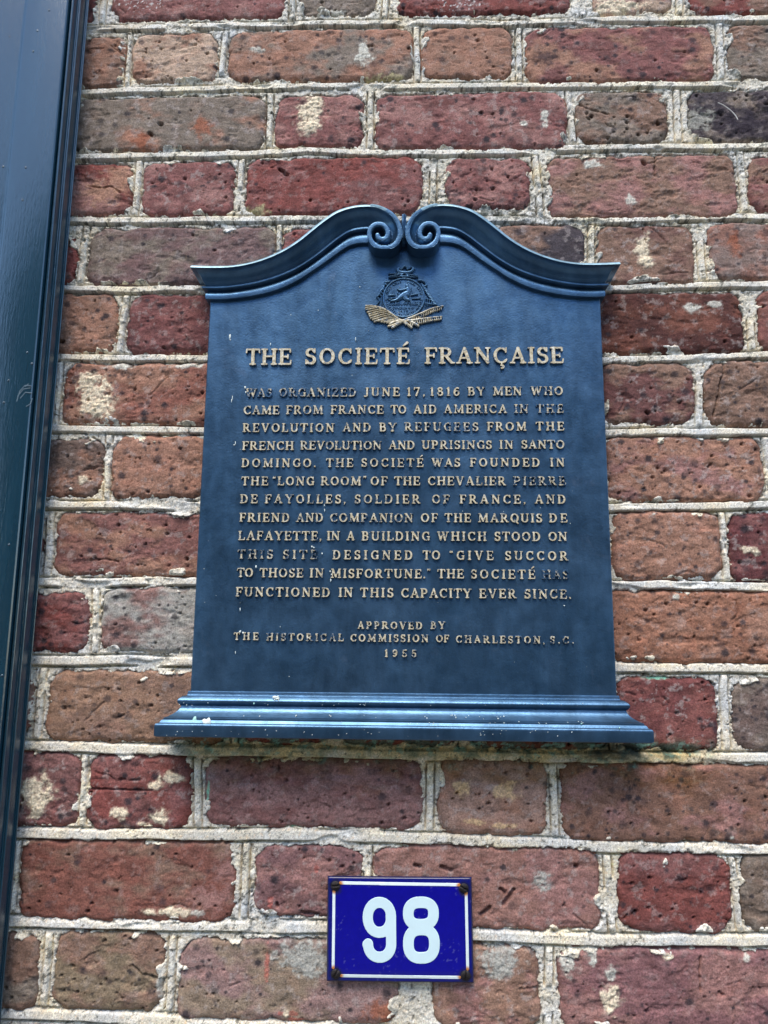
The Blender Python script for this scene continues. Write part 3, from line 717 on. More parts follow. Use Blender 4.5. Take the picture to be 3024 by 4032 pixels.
M_PALE = mat_simple('pale_bronze_edge', (0.19, 0.31, 0.37), 0.42, 0.5, 0.35, 70, 0.0002, 300)
def cornice(side):
    V = []
    for s, dp in prof:
        c = lerp3(s).copy()
        if side > 0: c[:, 0] = 2 * UC - c[:, 0]
        # mitred end: every moulding overhangs the panel edge by as much as it stands out
        if dp > 0:
            xe = side * (HW + (dp - PD) * 0.95); tt = np.linspace(1, 0, NS) ** 6
            c[:, 0] += (xe - c[0, 0]) * tt
        else: c[:, 0] = V[-NS:, 0] if isinstance(V, np.ndarray) else np.array(V[-NS:])[:, 0]
        V += [(x, -dp, v) for x, v in c]
    n = len(prof); base = len(V)
    F_ = []
    for i in range(n - 1):
        for j in range(NS - 1):
            a = i * NS + j; F_.append((a, a + 1, a + NS + 1, a + NS))
    # return at the open end, back to the wall
    for i in range(n - 1): V.append((V[i * NS][0], 0.0, V[i * NS][2]))
    for i in range(n - 2): F_.append((i * NS, (i + 1) * NS, base + i + 1, base + i))
    V = np.array(V)
    if side > 0: F_ = [f[::-1] for f in F_]
    # the top edge is a strip of its own in a paler colour, the rest of the moulding below it
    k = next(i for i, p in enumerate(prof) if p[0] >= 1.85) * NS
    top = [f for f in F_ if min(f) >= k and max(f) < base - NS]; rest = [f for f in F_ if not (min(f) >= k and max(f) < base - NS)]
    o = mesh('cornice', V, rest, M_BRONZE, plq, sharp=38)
    mesh('top_fillet', V, top, M_PALE, o, sharp=38)
    return o
cornice(-1); cornice(1)

# panel: sides follow the plaque, top follows the foot of the mouldings
tp = [(x, v + 0.012) for x, v in bc[::3]] + [(UC, bc[-1][1] + 0.012)]
tp[0] = (-HW, bc[0][1] + 0.012); tp = [p for p in tp if p[0] >= -HW]
tr = [(min(2 * UC - x, HW), v) for x, v in tp[::-1][1:]]; tr[-1] = (HW, tr[-1][1]); tr = [p for i_, p in enumerate(tr) if p[0] < HW - 1e-5 or i_ == len(tr) - 1]
outl = [(-HW, -0.004)] + tp + tr + [(HW, -0.004)]
n = len(outl)
V = [(x, -PD, v) for x, v in outl] + [(x * 1.0, -PD + 0.0012, v) for x, v in outl] + [(x, 0.0, v) for x, v in outl]
for i, (x, v) in enumerate(outl):
    if abs(abs(x) - HW) < 1e-6: V[i] = (x * (1 - 0.0012 / HW), -PD, v)
F_ = [tuple(range(n))[::-1]] + [(i, (i + 1) % n, n + (i + 1) % n, n + i) for i in range(n)] + [(n + i, n + (i + 1) % n, 2 * n + (i + 1) % n, 2 * n + i) for i in range(n)]
mesh('panel', V, F_, M_BRONZE, plq, sharp=30)
import bmesh
pm = bpy.data.objects['panel'].data; bm_ = bmesh.new(); bm_.from_mesh(pm); bmesh.ops.triangulate(bm_, faces=[f for f in bm_.faces if len(f.verts) > 4]); bmesh.ops.recalc_face_normals(bm_, faces=bm_.faces); bm_.to_mesh(pm); bm_.free()

# base mouldings with mitred returns
def bz(py, depth): return loc(1590, py, depth)[1]
def base_part(name, pr):
    V = []; F_ = []
    for o, dp, z in pr:
        V += [(-HW - o, 0, z), (-HW - o, -dp, z), (HW + o, -dp, z), (HW + o, 0, z)]
    for i in range(len(pr) - 1):
        for j in range(3):
            a = i * 4 + j; F_.append((a, a + 4, a + 5, a + 1))
    F_.append((3, 2, 1, 0)); a = (len(pr) - 1) * 4; F_.append((a, a + 1, a + 2, a + 3))
    return mesh(name, V, F_, M_BRONZE, plq, sharp=32)
def pp(o, py): dp = PD + o * 0.9; return (o, dp, bz(py, dp))
base_part('base_bead', [pp(-.003, 2728), pp(.0008, 2729), pp(.0018, 2731), pp(.0024, 2736), pp(.0024, 2742), pp(.0030, 2746), pp(.0070, 2751)] +
          [pp(.0070 + .0046 * math.sin(math.pi * t), 2752 + 38 * t) for t in np.linspace(0.06, .94, 11)] + [pp(.0058, 2793)])
base_part('base_moulding', [pp(.0078, 2788)] + [pp(.0084 + .0124 * t ** 1.55, 2795 + 40 * t) for t in np.linspace(0, 1, 12)] +
          [pp(.0222, 2836), pp(.0230, 2838), pp(.0231, 2844), pp(.0246, 2846), pp(.0254, 2850), pp(.0266, 2857), pp(.0284, 2859), pp(.0300, 2863), pp(.0307, 2868), pp(.0308, 2873), pp(.0308, 2906), pp(.0302, 2911), pp(.0285, 2914)])

# volutes
SPI = [(1350,84),(1400,84),(1440,88),(1482,103),(1530,128),(1572,165),(1602,215),(1615,270),(1607,325),(1580,368),(1535,392),(1480,396),(1435,380),(1402,345),(1388,300),(1395,262),(1420,232),(1455,221),(1490,228),(1515,252),(1525,285),(1517,315),(1495,332),(1470,330),(1455,318),(1450,303)]
sp = resample(np.array([loc(*cr4(*p), D_T) for p in SPI]), 90)
ow = np.interp(np.arange(90), [0, 30, 55, 89], [0.0022, 0.0022, 0.0026, 0.0024])
OUT = [(1398,80),(1430,82),(1480,95),(1545,128),(1590,172),(1622,230),(1630,280),(1622,335),(1595,378),(1548,403),(1480,408),(1425,392),(1390,355),(1374,300),(1382,250),(1398,200)]
op = resample(np.array([loc(*cr4(*p), D_T) for p in OUT]), 80)
def poly_sdf(P, Q):
    d = np.full(len(P), 9.0); ins = np.zeros(len(P), bool)
    for a, b in zip(Q, np.roll(Q, -1, axis=0)):
        v = b - a; t = np.clip(((P - a) @ v) / (v @ v + 1e-14), 0, 1)
        d = np.minimum(d, np.linalg.norm(P - a - t[:, None] * v, axis=1))
        c = ((a[1] > P[:, 1]) != (b[1] > P[:, 1])) & (P[:, 0] < (b[0] - a[0]) * (P[:, 1] - a[1]) / (b[1] - a[1] + 1e-15) + a[0]); ins ^= c
    return np.where(ins, -d, d)
def volute(side):
    A = sp.copy(); B = op.copy()
    S = [(A[i][0], A[i][1], ow[i], A[i + 1][0], A[i + 1][1], ow[i + 1]) for i in range(len(A) - 1)]
    ctr = loc(*cr4(1457, 308), D_T)
    def hf(P, d):
        r = stroke_sdf(P, S); ro = np.maximum(stroke_sdf(P, S[:52]), 0)
        cove = D_T - 0.0160 * (1 - np.exp(-(ro / 0.0085) ** 0.9))
        h = np.where(r < 0, D_T, D_T - (D_T - cove) * sst(0.0, 0.0028, r))
        eye = np.linalg.norm(P - ctr, axis=1)
        return np.where(r < 0, D_T - 0.0004 * sst(-0.0008, 0, r), h)
    lo, hi = B.min(0), B.max(0)
    o = relief('volute', lambda P: poly_sdf(P, B), (lo[0], lo[1], hi[0], hi[1]), 0.0006, PD - 0.001, D_T, 0.0002, M_BRONZE, plq, paint=-1, hfun=hf, sharp=50)
    me = o.data; me.materials.append(M_PALE)  # start of the outer rim takes the same paler edge colour
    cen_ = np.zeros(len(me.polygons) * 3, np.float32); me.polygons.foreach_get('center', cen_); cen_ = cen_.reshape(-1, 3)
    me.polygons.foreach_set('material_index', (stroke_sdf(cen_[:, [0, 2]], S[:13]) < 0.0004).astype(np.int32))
    if side > 0:
        me = o.data; co = np.zeros(len(me.vertices) * 3, np.float32); me.vertices.foreach_get('co', co); co[0::3] = 2 * UC - co[0::3]; me.vertices.foreach_set('co', co); me.flip_normals(); me.update()
volute(-1); volute(1)

# leaf finial between the volutes
fz0, fz1 = loc(1591, 925, 0.045)[1], loc(1591, 826, 0.045)[1]
S = []
for k, (bx, tx, r0, r1) in enumerate([(0, 0, .0042, .0030), (-.004, -.0012, .0034, .0014), (.004, .0012, .0034, .0014), (-.0085, -.0062, .003, .0012), (.0085, .0062, .003, .0012)]):
    hgt = fz1 if k < 3 else fz0 + (fz1 - fz0) * .52
    bx += UC; tx += UC
    S += [(bx, fz0, r0, UC + (bx + tx - 2 * UC) / 2 * .6, (fz0 + hgt) / 2, r0 * .8), (UC + (bx + tx - 2 * UC) / 2 * .6, (fz0 + hgt) / 2, r0 * .8, tx, hgt - .002, r1)]
relief('finial', lambda P: stroke_sdf(P, S), (UC - .014, fz0 - .005, UC + .014, fz1 + .002), 0.0007, 0.002, 0.040, 0.0005, M_BRONZE, plq, paint=-1,
       hfun=lambda P, d: 0.035 + 0.0045 * np.clip(-d / .004, 0, 1) + 0.0008 * np.sin(P[:, 0] * 2400), sharp=60)

# ---- lettering
panel = bpy.data.objects['panel']
def word(text, x0, x1, yb, cap, depth_top, parent=panel, name='word', paint=1.0, bold=1.0, res=0.00045):
    """x0,x1: photo pixels of the ends, yb: baseline, cap: letter height in pixels (measured), on the panel face"""
    a, b = loc(x0, yb, depth_top), loc(x1, yb, depth_top); h = loc(x0, yb - cap, depth_top)[1] - loc(x0, yb, depth_top)[1]
    gl = [glyph(c) for c in text]; ws = sum(g[0] for g in gl); wid = (b[0] - a[0]) + 0.10 * h; n = len(text)
    k = 1.0; gap = (wid / h - ws) / max(1, n - 1)
    if gap < 0.02: k = (wid / h - 0.02 * (n - 1)) / ws; gap = 0.02
    S = []; x = a[0] - 0.05 * h; y = a[1]; out = []
    if n == 1: x += (wid - ws * h) / 2
    for (wg, st) in gl:
        L = [(x + s[0] * h * k, y + s[1] * h, s[2] * h * bold, x + s[3] * h * k, y + s[4] * h, s[5] * h * bold) for s in st]
        out.append((x, x + wg * h * k, L)); S += L; x += (wg * k + gap) * h
    grp = [(text[i], out[i][0], out[i][1], out[i][2]) for i in range(n)] if name == 'letter' else [(text, out[0][0], out[-1][1], S)]
    for (c, u0, u1, L) in grp:
        if not L: continue
        A = np.array(L); lo = min(A[:, 1].min(), A[:, 4].min()) - .2 * h; hi = max(A[:, 1].max(), A[:, 4].max()) + .2 * h
        relief(name, lambda P: stroke_sdf(P, L), (u0 - .1 * h, lo, u1 + .1 * h, hi), res, PD - 0.0003, depth_top, 0.0004, M_LETTER, parent, paint=paint, sharp=70)
def cA(x, y): return 900 + x / 1.185, 1320 + y / 1.185
def cB(x, y): return 900 + x / 1.185, 1950 + y / 1.185
LT = PD + 0.0026
# lines: (origin, baseline left, baseline right, cap px, kind, [(word, x0, x1, paint)])
LINES = [
 (cA, 138, 130, 75, 'letter', [('THE', 82, 290, 1.0), ('SOCIETÉ', 357, 843, .95), ('FRANÇAISE', 918, 1562, .95)]),
 (cA, 288, 278, 40, 'word', [('WAS', 80, 200, .30), ('ORGANIZED', 235, 595, .35), ('JUNE', 634, 797, .9), ('17,', 834, 915, .95), ('1816', 942, 1078, .95), ('BY', 1118, 1195, .8), ('MEN', 1235, 1368, .75), ('WHO', 1412, 1560, .6)]),
 (cA, 369, 361, 40, 'word', [('CAME', 70, 235, .85), ('FROM', 269, 440, .7), ('FRANCE', 477, 722, .85), ('TO', 758, 828, .9), ('AID', 863, 970, .9), ('AMERICA', 1005, 1298, .8), ('IN', 1335, 1398, .5), ('THE', 1438, 1562, .45)]),
 (cA, 452, 443, 40, 'word', [('REVOLUTION', 66, 492, .85), ('AND', 533, 663, .75), ('BY', 704, 782, .8), ('REFUGEES', 822, 1165, .5), ('FROM', 1208, 1390, .9), ('THE', 1436, 1565, .9)]),
 (cA, 535, 528, 40, 'word', [('FRENCH', 64, 302, .9), ('REVOLUTION', 335, 712, .7), ('AND', 748, 868, .8), ('UPRISINGS', 903, 1228, .85), ('IN', 1265, 1328, .9), ('SANTO', 1368, 1567, .9)]),
 (cA, 615, 612, 40, 'word', [('DOMINGO.', 61, 405, .9), ('THE', 456, 580, .9), ('SOCIETÉ', 620, 908, .85), ('WAS', 949, 1080, .8), ('FOUNDED', 1128, 1452, .9), ('IN', 1502, 1568, .9)]),
 (cA, 700, 699, 41, 'word', [('THE', 60, 183, .9), ('“LONG', 205, 397, .9), ('ROOM”', 431, 642, .9), ('OF', 663, 740, .9), ('THE', 775, 892, .9), ('CHEVALIER', 931, 1293, .8), ('PIERRE', 1331, 1573, .4)]),
 (cA, 783, 785, 41, 'word', [('DE', 54, 133, .9), ('FAYOLLES,', 170, 545, .75), ('SOLDIER', 589, 893, .85), ('OF', 950, 1030, .6), ('FRANCE,', 1080, 1385, .85), ('AND', 1431, 1573, .8)]),
 (cB, 123, 126, 41, 'word', [('FRIEND', 51, 283, .95), ('AND', 315, 440, .65), ('COMPANION', 474, 860, .75), ('OF', 898, 975, .9), ('THE', 1010, 1130, .9), ('MARQUIS', 1165, 1463, .9), ('DE', 1498, 1580, .9)]),
 (cB, 208, 213, 42, 'word', [('LAFAYETTE,', 46, 432, .75), ('IN', 459, 518, .9), ('A', 553, 588, .9), ('BUILDING', 622, 937, .9), ('WHICH', 975, 1202, .9), ('STOOD', 1242, 1455, .9), ('ON', 1494, 1580, .9)]),
 (cB, 295, 303, 42, 'word', [('THIS', 43, 205, .45), ('SITE', 254, 412, .6), ('DESIGNED', 486, 858, .9), ('TO', 908, 987, .9), ('“GIVE', 1032, 1235, .9), ('SUCCOR', 1292, 1583, .9)]),
 (cB, 381, 390, 42, 'word', [('TO', 40, 112, .9), ('THOSE', 146, 347, .9), ('IN', 379, 443, .85), ('MISFORTUNE.”', 477, 942, .9), ('THE', 977, 1097, .9), ('SOCIETÉ', 1132, 1430, .85), ('HAS', 1466, 1587, .3)]),
 (cB, 470, 482, 43, 'word', [('FUNCTIONED', 34, 472, .9), ('IN', 514, 578, .9), ('THIS', 616, 768, .9), ('CAPACITY', 806, 1132, .9), ('EVER', 1171, 1342, .9), ('SINCE.', 1382, 1597, .75)]),
 (cB, 622, 624, 34, 'word', [('APPROVED', 602, 903, .75), ('BY', 943, 1010, .7)]),
 (cB, 674, 692, 34, 'word', [('THE', 25, 138, .8), ('HISTORICAL', 177, 535, .65), ('COMMISSION', 569, 932, .75), ('OF', 969, 1028, .75), ('CHARLESTON,', 1062, 1475, .65), ('S.C.', 1502, 1610, .6)]),
 (cB, 753, 755, 34, 'word', [('1955', 730, 876, .7)]),
]
T0 = time.time()
for org, bl, brr, cap, nm, ws in LINES:
    for (t, x0, x1, pt) in ws:
        yb = bl + (brr - bl) * ((x0 + x1) / 2 - 60) / 1510
        p0, p1 = org(x0, yb), org(x1, yb)
        word(t, p0[0], p1[0], p0[1], cap / 1.185, PD + 0.0034 if nm == 'letter' else LT, name=nm, paint=.30 + .55 * pt, bold=1.12 if nm == 'letter' else (1.35 if cap < 36 else 1.2))
print('letters', round(time.time() - T0, 1))

# ---- emblem
EC = loc(1590, 1170)
def ce(x, y): return loc(1380 + x / 3.95, 980 + y / 3.95, PD + 0.003)
emb = empty('emblem', (EC[0], 0, EC[1])); emb.parent = plq
E0 = np.array([EC[0], EC[1]])
def epts(L): return [tuple(ce(*p) - E0) for p in L]
def poly_strokes(L, r0, r1=None, curve_=True):
    P = np.array(epts(L)); 
    if curve_ and len(P) > 2: P = resample(P, 8 * len(P))
    r = np.linspace(r0, r0 if r1 is None else r1, len(P))
    return [(P[i][0], P[i][1], r[i], P[i + 1][0], P[i + 1][1], r[i + 1]) for i in range(len(P) - 1)]
def erelief(name, S, top, paint, g=0.0005, rnd=0.0015, parent=None, base=PD - .0003):
    A = np.array(S)
    lo = (min(A[:, 0].min(), A[:, 3].min()) - .004, min(A[:, 1].min(), A[:, 4].min()) - .004); hi = (max(A[:, 0].max(), A[:, 3].max()) + .004, max(A[:, 1].max(), A[:, 4].max()) + .004)
    return relief(name, lambda P: stroke_sdf(P, S), (*lo, *hi), g, base, top, 0.0002, M_LETTER, parent or emb, paint=paint,
                  hfun=lambda P, d: base + (top - base) * (0.45 + 0.55 * np.sqrt(np.clip(1 - (1 - np.clip(-d / rnd, 0, 1)) ** 2, 0, 1))))
cen = ce(830, 752) - E0; rx = (ce(1150, 752)[0] - ce(510, 752)[0]) / 2; rz = (ce(830, 455)[1] - ce(830, 1048)[1]) / 2; RR = (rx + rz) / 2
th = np.linspace(0, 2 * np.pi, 65)
relief('medallion', lambda P: np.linalg.norm(P - cen, axis=1) - RR, (cen[0] - RR, cen[1] - RR, cen[0] + RR, cen[1] + RR), 0.0008, PD - .0003, PD + .0012, .0003, M_LETTER, emb, paint=.02)
ring = [(cen[0] + RR * math.cos(a), cen[1] + RR * math.sin(a), .0012, cen[0] + RR * math.cos(b), cen[1] + RR * math.sin(b), .0012) for a, b in zip(th[:-1], th[1:])]
erelief('medallion_ring', ring, PD + .0030, .12, rnd=.0012)
S = []
def etext(t, cx, cy, h, wid, bold=1.3):
    gl = [glyph(c) for c in t]; ws = sum(g[0] for g in gl); k = min(1, wid / h / ws * .9); gap = (wid / h - ws * k) / max(1, len(t) - 1); x = cx - wid / 2
    for wg, st in gl:
        for s in st: S.append((x + s[0] * h * k, cy + s[1] * h, s[2] * h * bold, x + s[3] * h * k, cy + s[4] * h, s[5] * h * bold))
        x += (wg * k + gap) * h
def carc(t, r, a0, a1, h, inward=False):
    n = len(t)
    for i, c in enumerate(t):
        a = math.radians(a0 + (a1 - a0) * i / max(1, n - 1)); wg, st = glyph(c)
        up = np.array([math.cos(a), math.sin(a)]); 
        if inward: up = -up
        rt = np.array([up[1], -up[0]]); o = cen + r * np.array([math.cos(a), math.sin(a)])
        for s in st:
            p = o + rt * (s[0] - wg / 2) * h * .8 + up * (s[1] - .5) * h; q = o + rt * (s[3] - wg / 2) * h * .8 + up * (s[4] - .5) * h
            S.append((p[0], p[1], s[2] * h, q[0], q[1], s[5] * h))
c1 = ce(822, 862) - E0; c2 = ce(822, 925) - E0; c3 = ce(820, 970) - E0
etext('CAROLOPOLIS', c1[0], c1[1], .0036, RR * 1.42); etext('CONDITA A.D.', c2[0], c2[1], .0028, RR * 1.05); etext('1670', c3[0], c3[1], .0028, RR * .45)
carc('AEDES MORES JURAQUE CURAT', RR * .86, 165, 12, .0028); carc('CIVITATIS REGIMINE DONATA', RR * .86, 188, 352, .0028, True)
erelief('seal_lettering', S, PD + .0026, .0, g=.00045, rnd=.0004, base=PD + .0008)
S = []
for L, r0, r1 in [([(735,622),(770,640),(830,630),(890,612)], .0011, .0016), ([(880,568),(884,575)], .0022, .0022), ([(890,610),(900,660),(870,690)], .0022, .0030), ([(870,700),(800,730),(720,790),(640,805)], .0042, .0012), ([(840,700),(860,770),(900,790)], .0034, .0024),
                  ([(600,720),(690,715)], .0014, .0008), ([(950,715),(1040,700)], .0012, .0008), ([(640,700),(640,650)], .0006, .0004), ([(670,700),(672,640)], .0006, .0004), ([(735,690),(735,660)], .0008, .0004), ([(945,600),(950,640)], .0006, .0003), ([(965,690),(960,640)], .0006, .0004),
                  ([(580,770),(680,762)], .0006, .0005), ([(960,770),(1090,765)], .0006, .0005), ([(590,790),(660,795)], .0005, .0004)]:
    S += poly_strokes(L, r0, r1)
erelief('seal_figure', S, PD + .0040, -.1, g=.00045, rnd=.0022, base=PD + .0008)
# palm fronds, gilded
rib = resample(np.array([(400, 892), (520, 930), (640, 1010), (740, 1085), (830, 1130)], float), 40)
tips = [(240,882),(236,918),(240,950),(262,985),(285,1015),(298,1045),(312,1078),(345,1102),(372,1130),(430,1120),(480,1132),(525,1140),(565,1148)]
S = poly_strokes([(400, 892), (520, 930), (640, 1010), (740, 1085), (830, 1130)], .0008, .0016)
for i, t in enumerate(tips):
    o = rib[int(2 + i * 2.9)]; m = ((o[0] + t[0]) / 2 + 10, (o[1] + t[1]) / 2 - 10)
    S += poly_strokes([tuple(o), m, t], .0006, .0010)
for L in ([(820,1110),(740,1150),(640,1195),(590,1200)], [(820,1120),(740,1165),(650,1222)], [(800,1110),(700,1130),(610,1165)]): S += poly_strokes(L, .0016, .0014)
erelief('palm_frond', S, PD + .0042, .74, rnd=.0011)
S = poly_strokes([(830, 1110), (960, 1060), (1100, 1000), (1260, 930), (1440, 885)], .0016, .0008)
rb = resample(np.array([(880, 1090), (960, 1060), (1100, 1000), (1260, 930), (1400, 893)], float), 20)
for i, o in enumerate(rb[1:]): S += poly_strokes([tuple(o), (o[0] + 12, o[1] + 30), (o[0] + 10, o[1] + 66 - i * 1.0)], .0005, .0007)
for i, o in enumerate(rb[6:]): S += poly_strokes([tuple(o), (o[0] - 26, o[1] + 6)], .0007, .0005)
S += poly_strokes([(860, 1120), (1000, 1105), (1200, 1075), (1420, 1050)], .0016, .0008)
rb = resample(np.array([(930, 1112), (1200, 1075), (1400, 1052)], float), 15)
for i, o in enumerate(rb): S += poly_strokes([tuple(o), (o[0] + 10, o[1] + 40), (o[0] + 2, o[1] + 80 - i * 3)], .0008, .0010)
for L in ([(830,1120),(900,1180),(950,1222)], [(960,1140),(1010,1170),(1050,1195)], [(830,1130),(860,1170)]): S += poly_strokes(L, .0018, .0016)
erelief('palm_frond', S, PD + .0042, .66, rnd=.0011)
S = []
for L, r0, r1 in [([(735,310),(760,350),(850,365),(940,350),(980,300)], .0022, .0018), ([(790,315),(810,290),(845,265),(880,290),(890,315)], .0014, .0012), ([(980,300),(950,280),(920,300)], .0012, .0008), ([(735,310),(760,292),(790,315)], .0010, .0008),
                  ([(600,385),(700,383),(800,390),(770,425),(840,380),(910,425),(880,395),(1040,418)], .0011, .0009), ([(600,432),(690,412),(780,395)], .0012, .0008), ([(770,425),(910,425)], .0012, .0012), ([(600,440),(730,432),(1050,436)], .0006, .0005)]:
    S += poly_strokes(L, r0, r1)
erelief('crest', S, PD + .0040, -.1)
S = []
for L, r0, r1 in [([(540,512),(610,505)], .0016, .0014), ([(545,520),(540,550),(580,545)], .0009, .0009), ([(515,580),(500,620),(470,650),(450,690),(415,740)], .0016, .0014), ([(500,600),(520,640)], .001, .001), ([(470,660),(500,690)], .001, .001), ([(440,700),(490,730)], .001, .001), ([(430,760),(450,800),(410,860)], .0009, .0007), ([(480,740),(490,860)], .0006, .0006)]:
    S += poly_strokes(L, r0, r1)
erelief('supporter', S, PD + .0034, -.3)
S = []
for L, r0, r1 in [([(1060,480),(1120,490),(1170,520),(1180,560),(1140,575),(1110,540)], .0015, .0012), ([(1120,570),(1160,620)], .0013, .0013)]: S += poly_strokes(L, r0, r1)
for i in range(12):
    x, y = 1145 + i * 15.5, 600 + i * 23; S += poly_strokes([(x - 18, y), (x + 24, y + 8)], .0009, .0012)
for i in range(4): S += poly_strokes([(1165 + i * 32, 745 + i * 25), (1160 + i * 30, 900 - i * 10)], .0006, .0005)
S += poly_strokes([(1165, 770), (1290, 800)], .0006, .0006); S += poly_strokes([(1165, 840), (1310, 860)], .0006, .0006)
erelief('supporter', S, PD + .0034, -.3)

# paint drips and specks on the plaque
def blob(px, py, rpx, depth, el=1.0, seed=0):
    c = loc(px, py, depth); r = rpx * 0.000307; rs = np.random.RandomState(seed + int(px * 7 + py)); n = 12; V = [(c[0], -depth - .0005, c[1])]
    for k in range(n):
        a = 2 * np.pi * k / n; q = r * (1 + .3 * rs.uniform(-1, 1)); V.append((c[0] + q * math.cos(a), -depth - .0003, c[1] + q * el * math.sin(a)))
    for k in range(n):
        a = 2 * np.pi * k / n; v = V[1 + k]; V.append((c[0] + (v[0] - c[0]) * 1.2, -depth + .0008, c[1] + (v[2] - c[1]) * 1.2))
    F_ = [(0, 1 + (k + 1) % n, 1 + k) for k in range(n)] + [(1 + k, 1 + (k + 1) % n, 13 + (k + 1) % n, 13 + k) for k in range(n)]
    return V, F_
def blobs(name, L, mat, kind='stuff'):
    V = []; F_ = []
    for b in L:
        v, f = blob(*b); k = len(V); V += v; F_ += [tuple(i + k for i in q) for q in f]
    o = mesh(name, V, F_, mat, plq); 
    if kind: o['kind'] = kind
    return o
dc = PD + .034; dt_ = PD + .0135; 
blobs('paint_splash', [(811, 2849, 13, PD + .0245, 1.3)], M_SPLASH, None)
rs = np.random.RandomState(5)
L = [(1087 + rs.uniform(-10, 10), 2752 + rs.uniform(-9, 6), rs.uniform(2, 4.5), PD + .0098) for _ in range(12)]
L += [(rs.uniform(900, 2000), 2822 + rs.uniform(-6, 12), rs.uniform(.8, 2.2), PD + .0155) for _ in range(34)]
L += [(rs.uniform(640, 2300), 2840 + rs.uniform(0, 12), rs.uniform(.6, 1.7), PD + .0225) for _ in range(34)]
L += [(rs.uniform(690, 2400), 2775 + rs.uniform(-8, 4), rs.uniform(.6, 1.4), PD + .0104) for _ in range(26)]
L += [(rs.uniform(620, 2300), 2885 + rs.uniform(-14, 14), rs.uniform(.6, 1.3), PD + .0280) for _ in range(40)]
L += [(rs.uniform(800, 2400), rs.uniform(1250, 2700), rs.uniform(.5, 1.2), PD + .0001, 1.3) for _ in range(36)]
for x, y, e, q in [(905,1325,5,4),(907,1338,2,3),(915,1568,2,7),(912,1578,2,5),(927,1745,2,7),(922,1752,3,2),(1065,1355,2,4),(1145,1240,2,2),(1253,1222,2,2),(1417,1130,2,2),(1400,1335,2,6),(945,2400,2,5),(927,2570,2,4),(965,1525,5,2),(968,1545,4,2),(975,1550,3,1),
                   (1228,2152,5,1.2),(1236,2156,4,1),(1268,2180,3,2),(945,2487,6,1),(957,2492,5,1),(1300,2250,4,1),(1305,2262,3,2),(1302,2285,3,3),(1277,1990,2,4),(1278,2010,2,5),(2222,2385,3,1),(1008,2232,4,2),(1010,2320,3,1.5)]:
    L.append((x, y, e * .6, LT - .0008 if 1280 < y < 2600 and x > 940 else PD + .0002, q))
blobs('paint_specks', L, M_SPLASH)
blobs('green_specks', [(766, 2838, 6, PD + .0215, 1.8), (762, 2846, 5, PD + .023, .8), (905, 2822, 5, PD + .0145, .8), (940, 2760, 5, PD + .0095, 1.2), (2290, 2850, 2, PD + .023), (2440, 2866, 2, PD + .0275), (1000, 2770, 3, PD + .0104)], M_VERD)

# ------------------------------------------------------------------ house number plate
ND = 0.0085
q00, q10, q01, q11 = [at(x, y, -ND) for x, y in ((1284, 3866), (1867, 3873), (1291, 3451), (1857, 3455))]
NC = (q00 + q10 + q01 + q11) / 4
nw = (np.linalg.norm(q10 - q00) + np.linalg.norm(q11 - q01)) / 4; nh = (np.linalg.norm(q01 - q00) + np.linalg.norm(q11 - q10)) / 4
print('plate', nw * 2, nh * 2)
nang = math.atan2(-(q10 - q00)[2] - (q11 - q01)[2], (q10 - q00)[0] + (q11 - q01)[0])
npl = empty('house_number_plate', (NC[0], 0, NC[2])); npl.rotation_euler = (0, nang, 0)
tag(npl, 'small blue enamel plate with white number 98 screwed to the wall below the plaque', 'number plate')
cn, sn = math.cos(nang), math.sin(nang)
def nl(x, y, depth=ND + 0.0012):
    p = at(1240 + x / 2.44, 3400 + y / 2.44, -depth) - NC
    return np.array([cn * p[0] - sn * p[2], sn * p[0] + cn * p[2]])
scr = [nl(198, 212), nl(1430, 235), nl(200, 1058), nl(1448, 1072)]
us = np.linspace(-nw, nw, 150); vv = np.linspace(-nh, nh, 110)
U, V_ = [q.ravel() for q in np.meshgrid(us, vv)]
ed = np.minimum(nw - np.abs(U), nh - np.abs(V_))
er = np.minimum(nw - np.abs(U), nh - np.abs(V_)) + 0.0006 * fbm(U * 160, V_ * 160, 88, 3)
H = ND + 0.0011 * sst(0.0, 0.014, ed) - 0.0022 * (1 - sst(-0.0004, 0.0016, ed)) + 0.0012 * (1 - ((U / nw) ** 2 + (V_ / nh) ** 2) / 2)
C = np.tile(np.array([0.005, 0.004, 0.235]), (len(U), 1))
rimc = sst(0.0034, 0.0006, er); C = C * (1 - rimc[:, None]) + np.array([0.025, 0.022, 0.022])[None] * rimc[:, None]
ri2 = sst(0.013, 0.003, er) * 0.55; C = C * (1 - ri2[:, None]) + np.array([0.004, 0.010, 0.10])[None] * ri2[:, None]
for s_ in scr:
    r = np.hypot(U - s_[0], (V_ - s_[1] + 0.001) * .9) + .001 * fbm(U * 200, V_ * 200, 3, 3)
    k = sst(0.0095, 0.0045, r) * .9; C = C * (1 - k[:, None]) + np.array([0.014, 0.014, 0.03])[None] * k[:, None]
sk = sst(.55, .62, fbm(U * 300, V_ * 300, 91, 2)) * sst(.1, .5, fbm(U * 30, V_ * 30, 92, 2)) * .15
C = C * (1 - sk[:, None]) + np.array([.3, .3, .6])[None] * sk[:, None]
used, f = grid_faces(150, 110, np.ones(len(U), bool))
nV = np.stack([U, -H, V_], 1)
rimi = np.concatenate([np.arange(150), np.arange(1, 110) * 150 + 149, 109 * 150 + np.arange(148, -1, -1), np.arange(108, 0, -1) * 150])
nb = len(nV); back = nV[rimi].copy(); back[:, 1] = -ND + .0025; nV = np.concatenate([nV, back]); C = np.concatenate([C, C[rimi]])
m_ = len(rimi); ii = np.arange(m_); f = np.concatenate([f, np.stack([rimi[ii], nb + ii, nb + (ii + 1) % m_, rimi[(ii + 1) % m_]], 1)])
mesh('enamel_plate', nV, f, M_EDGE, npl, tint=C)
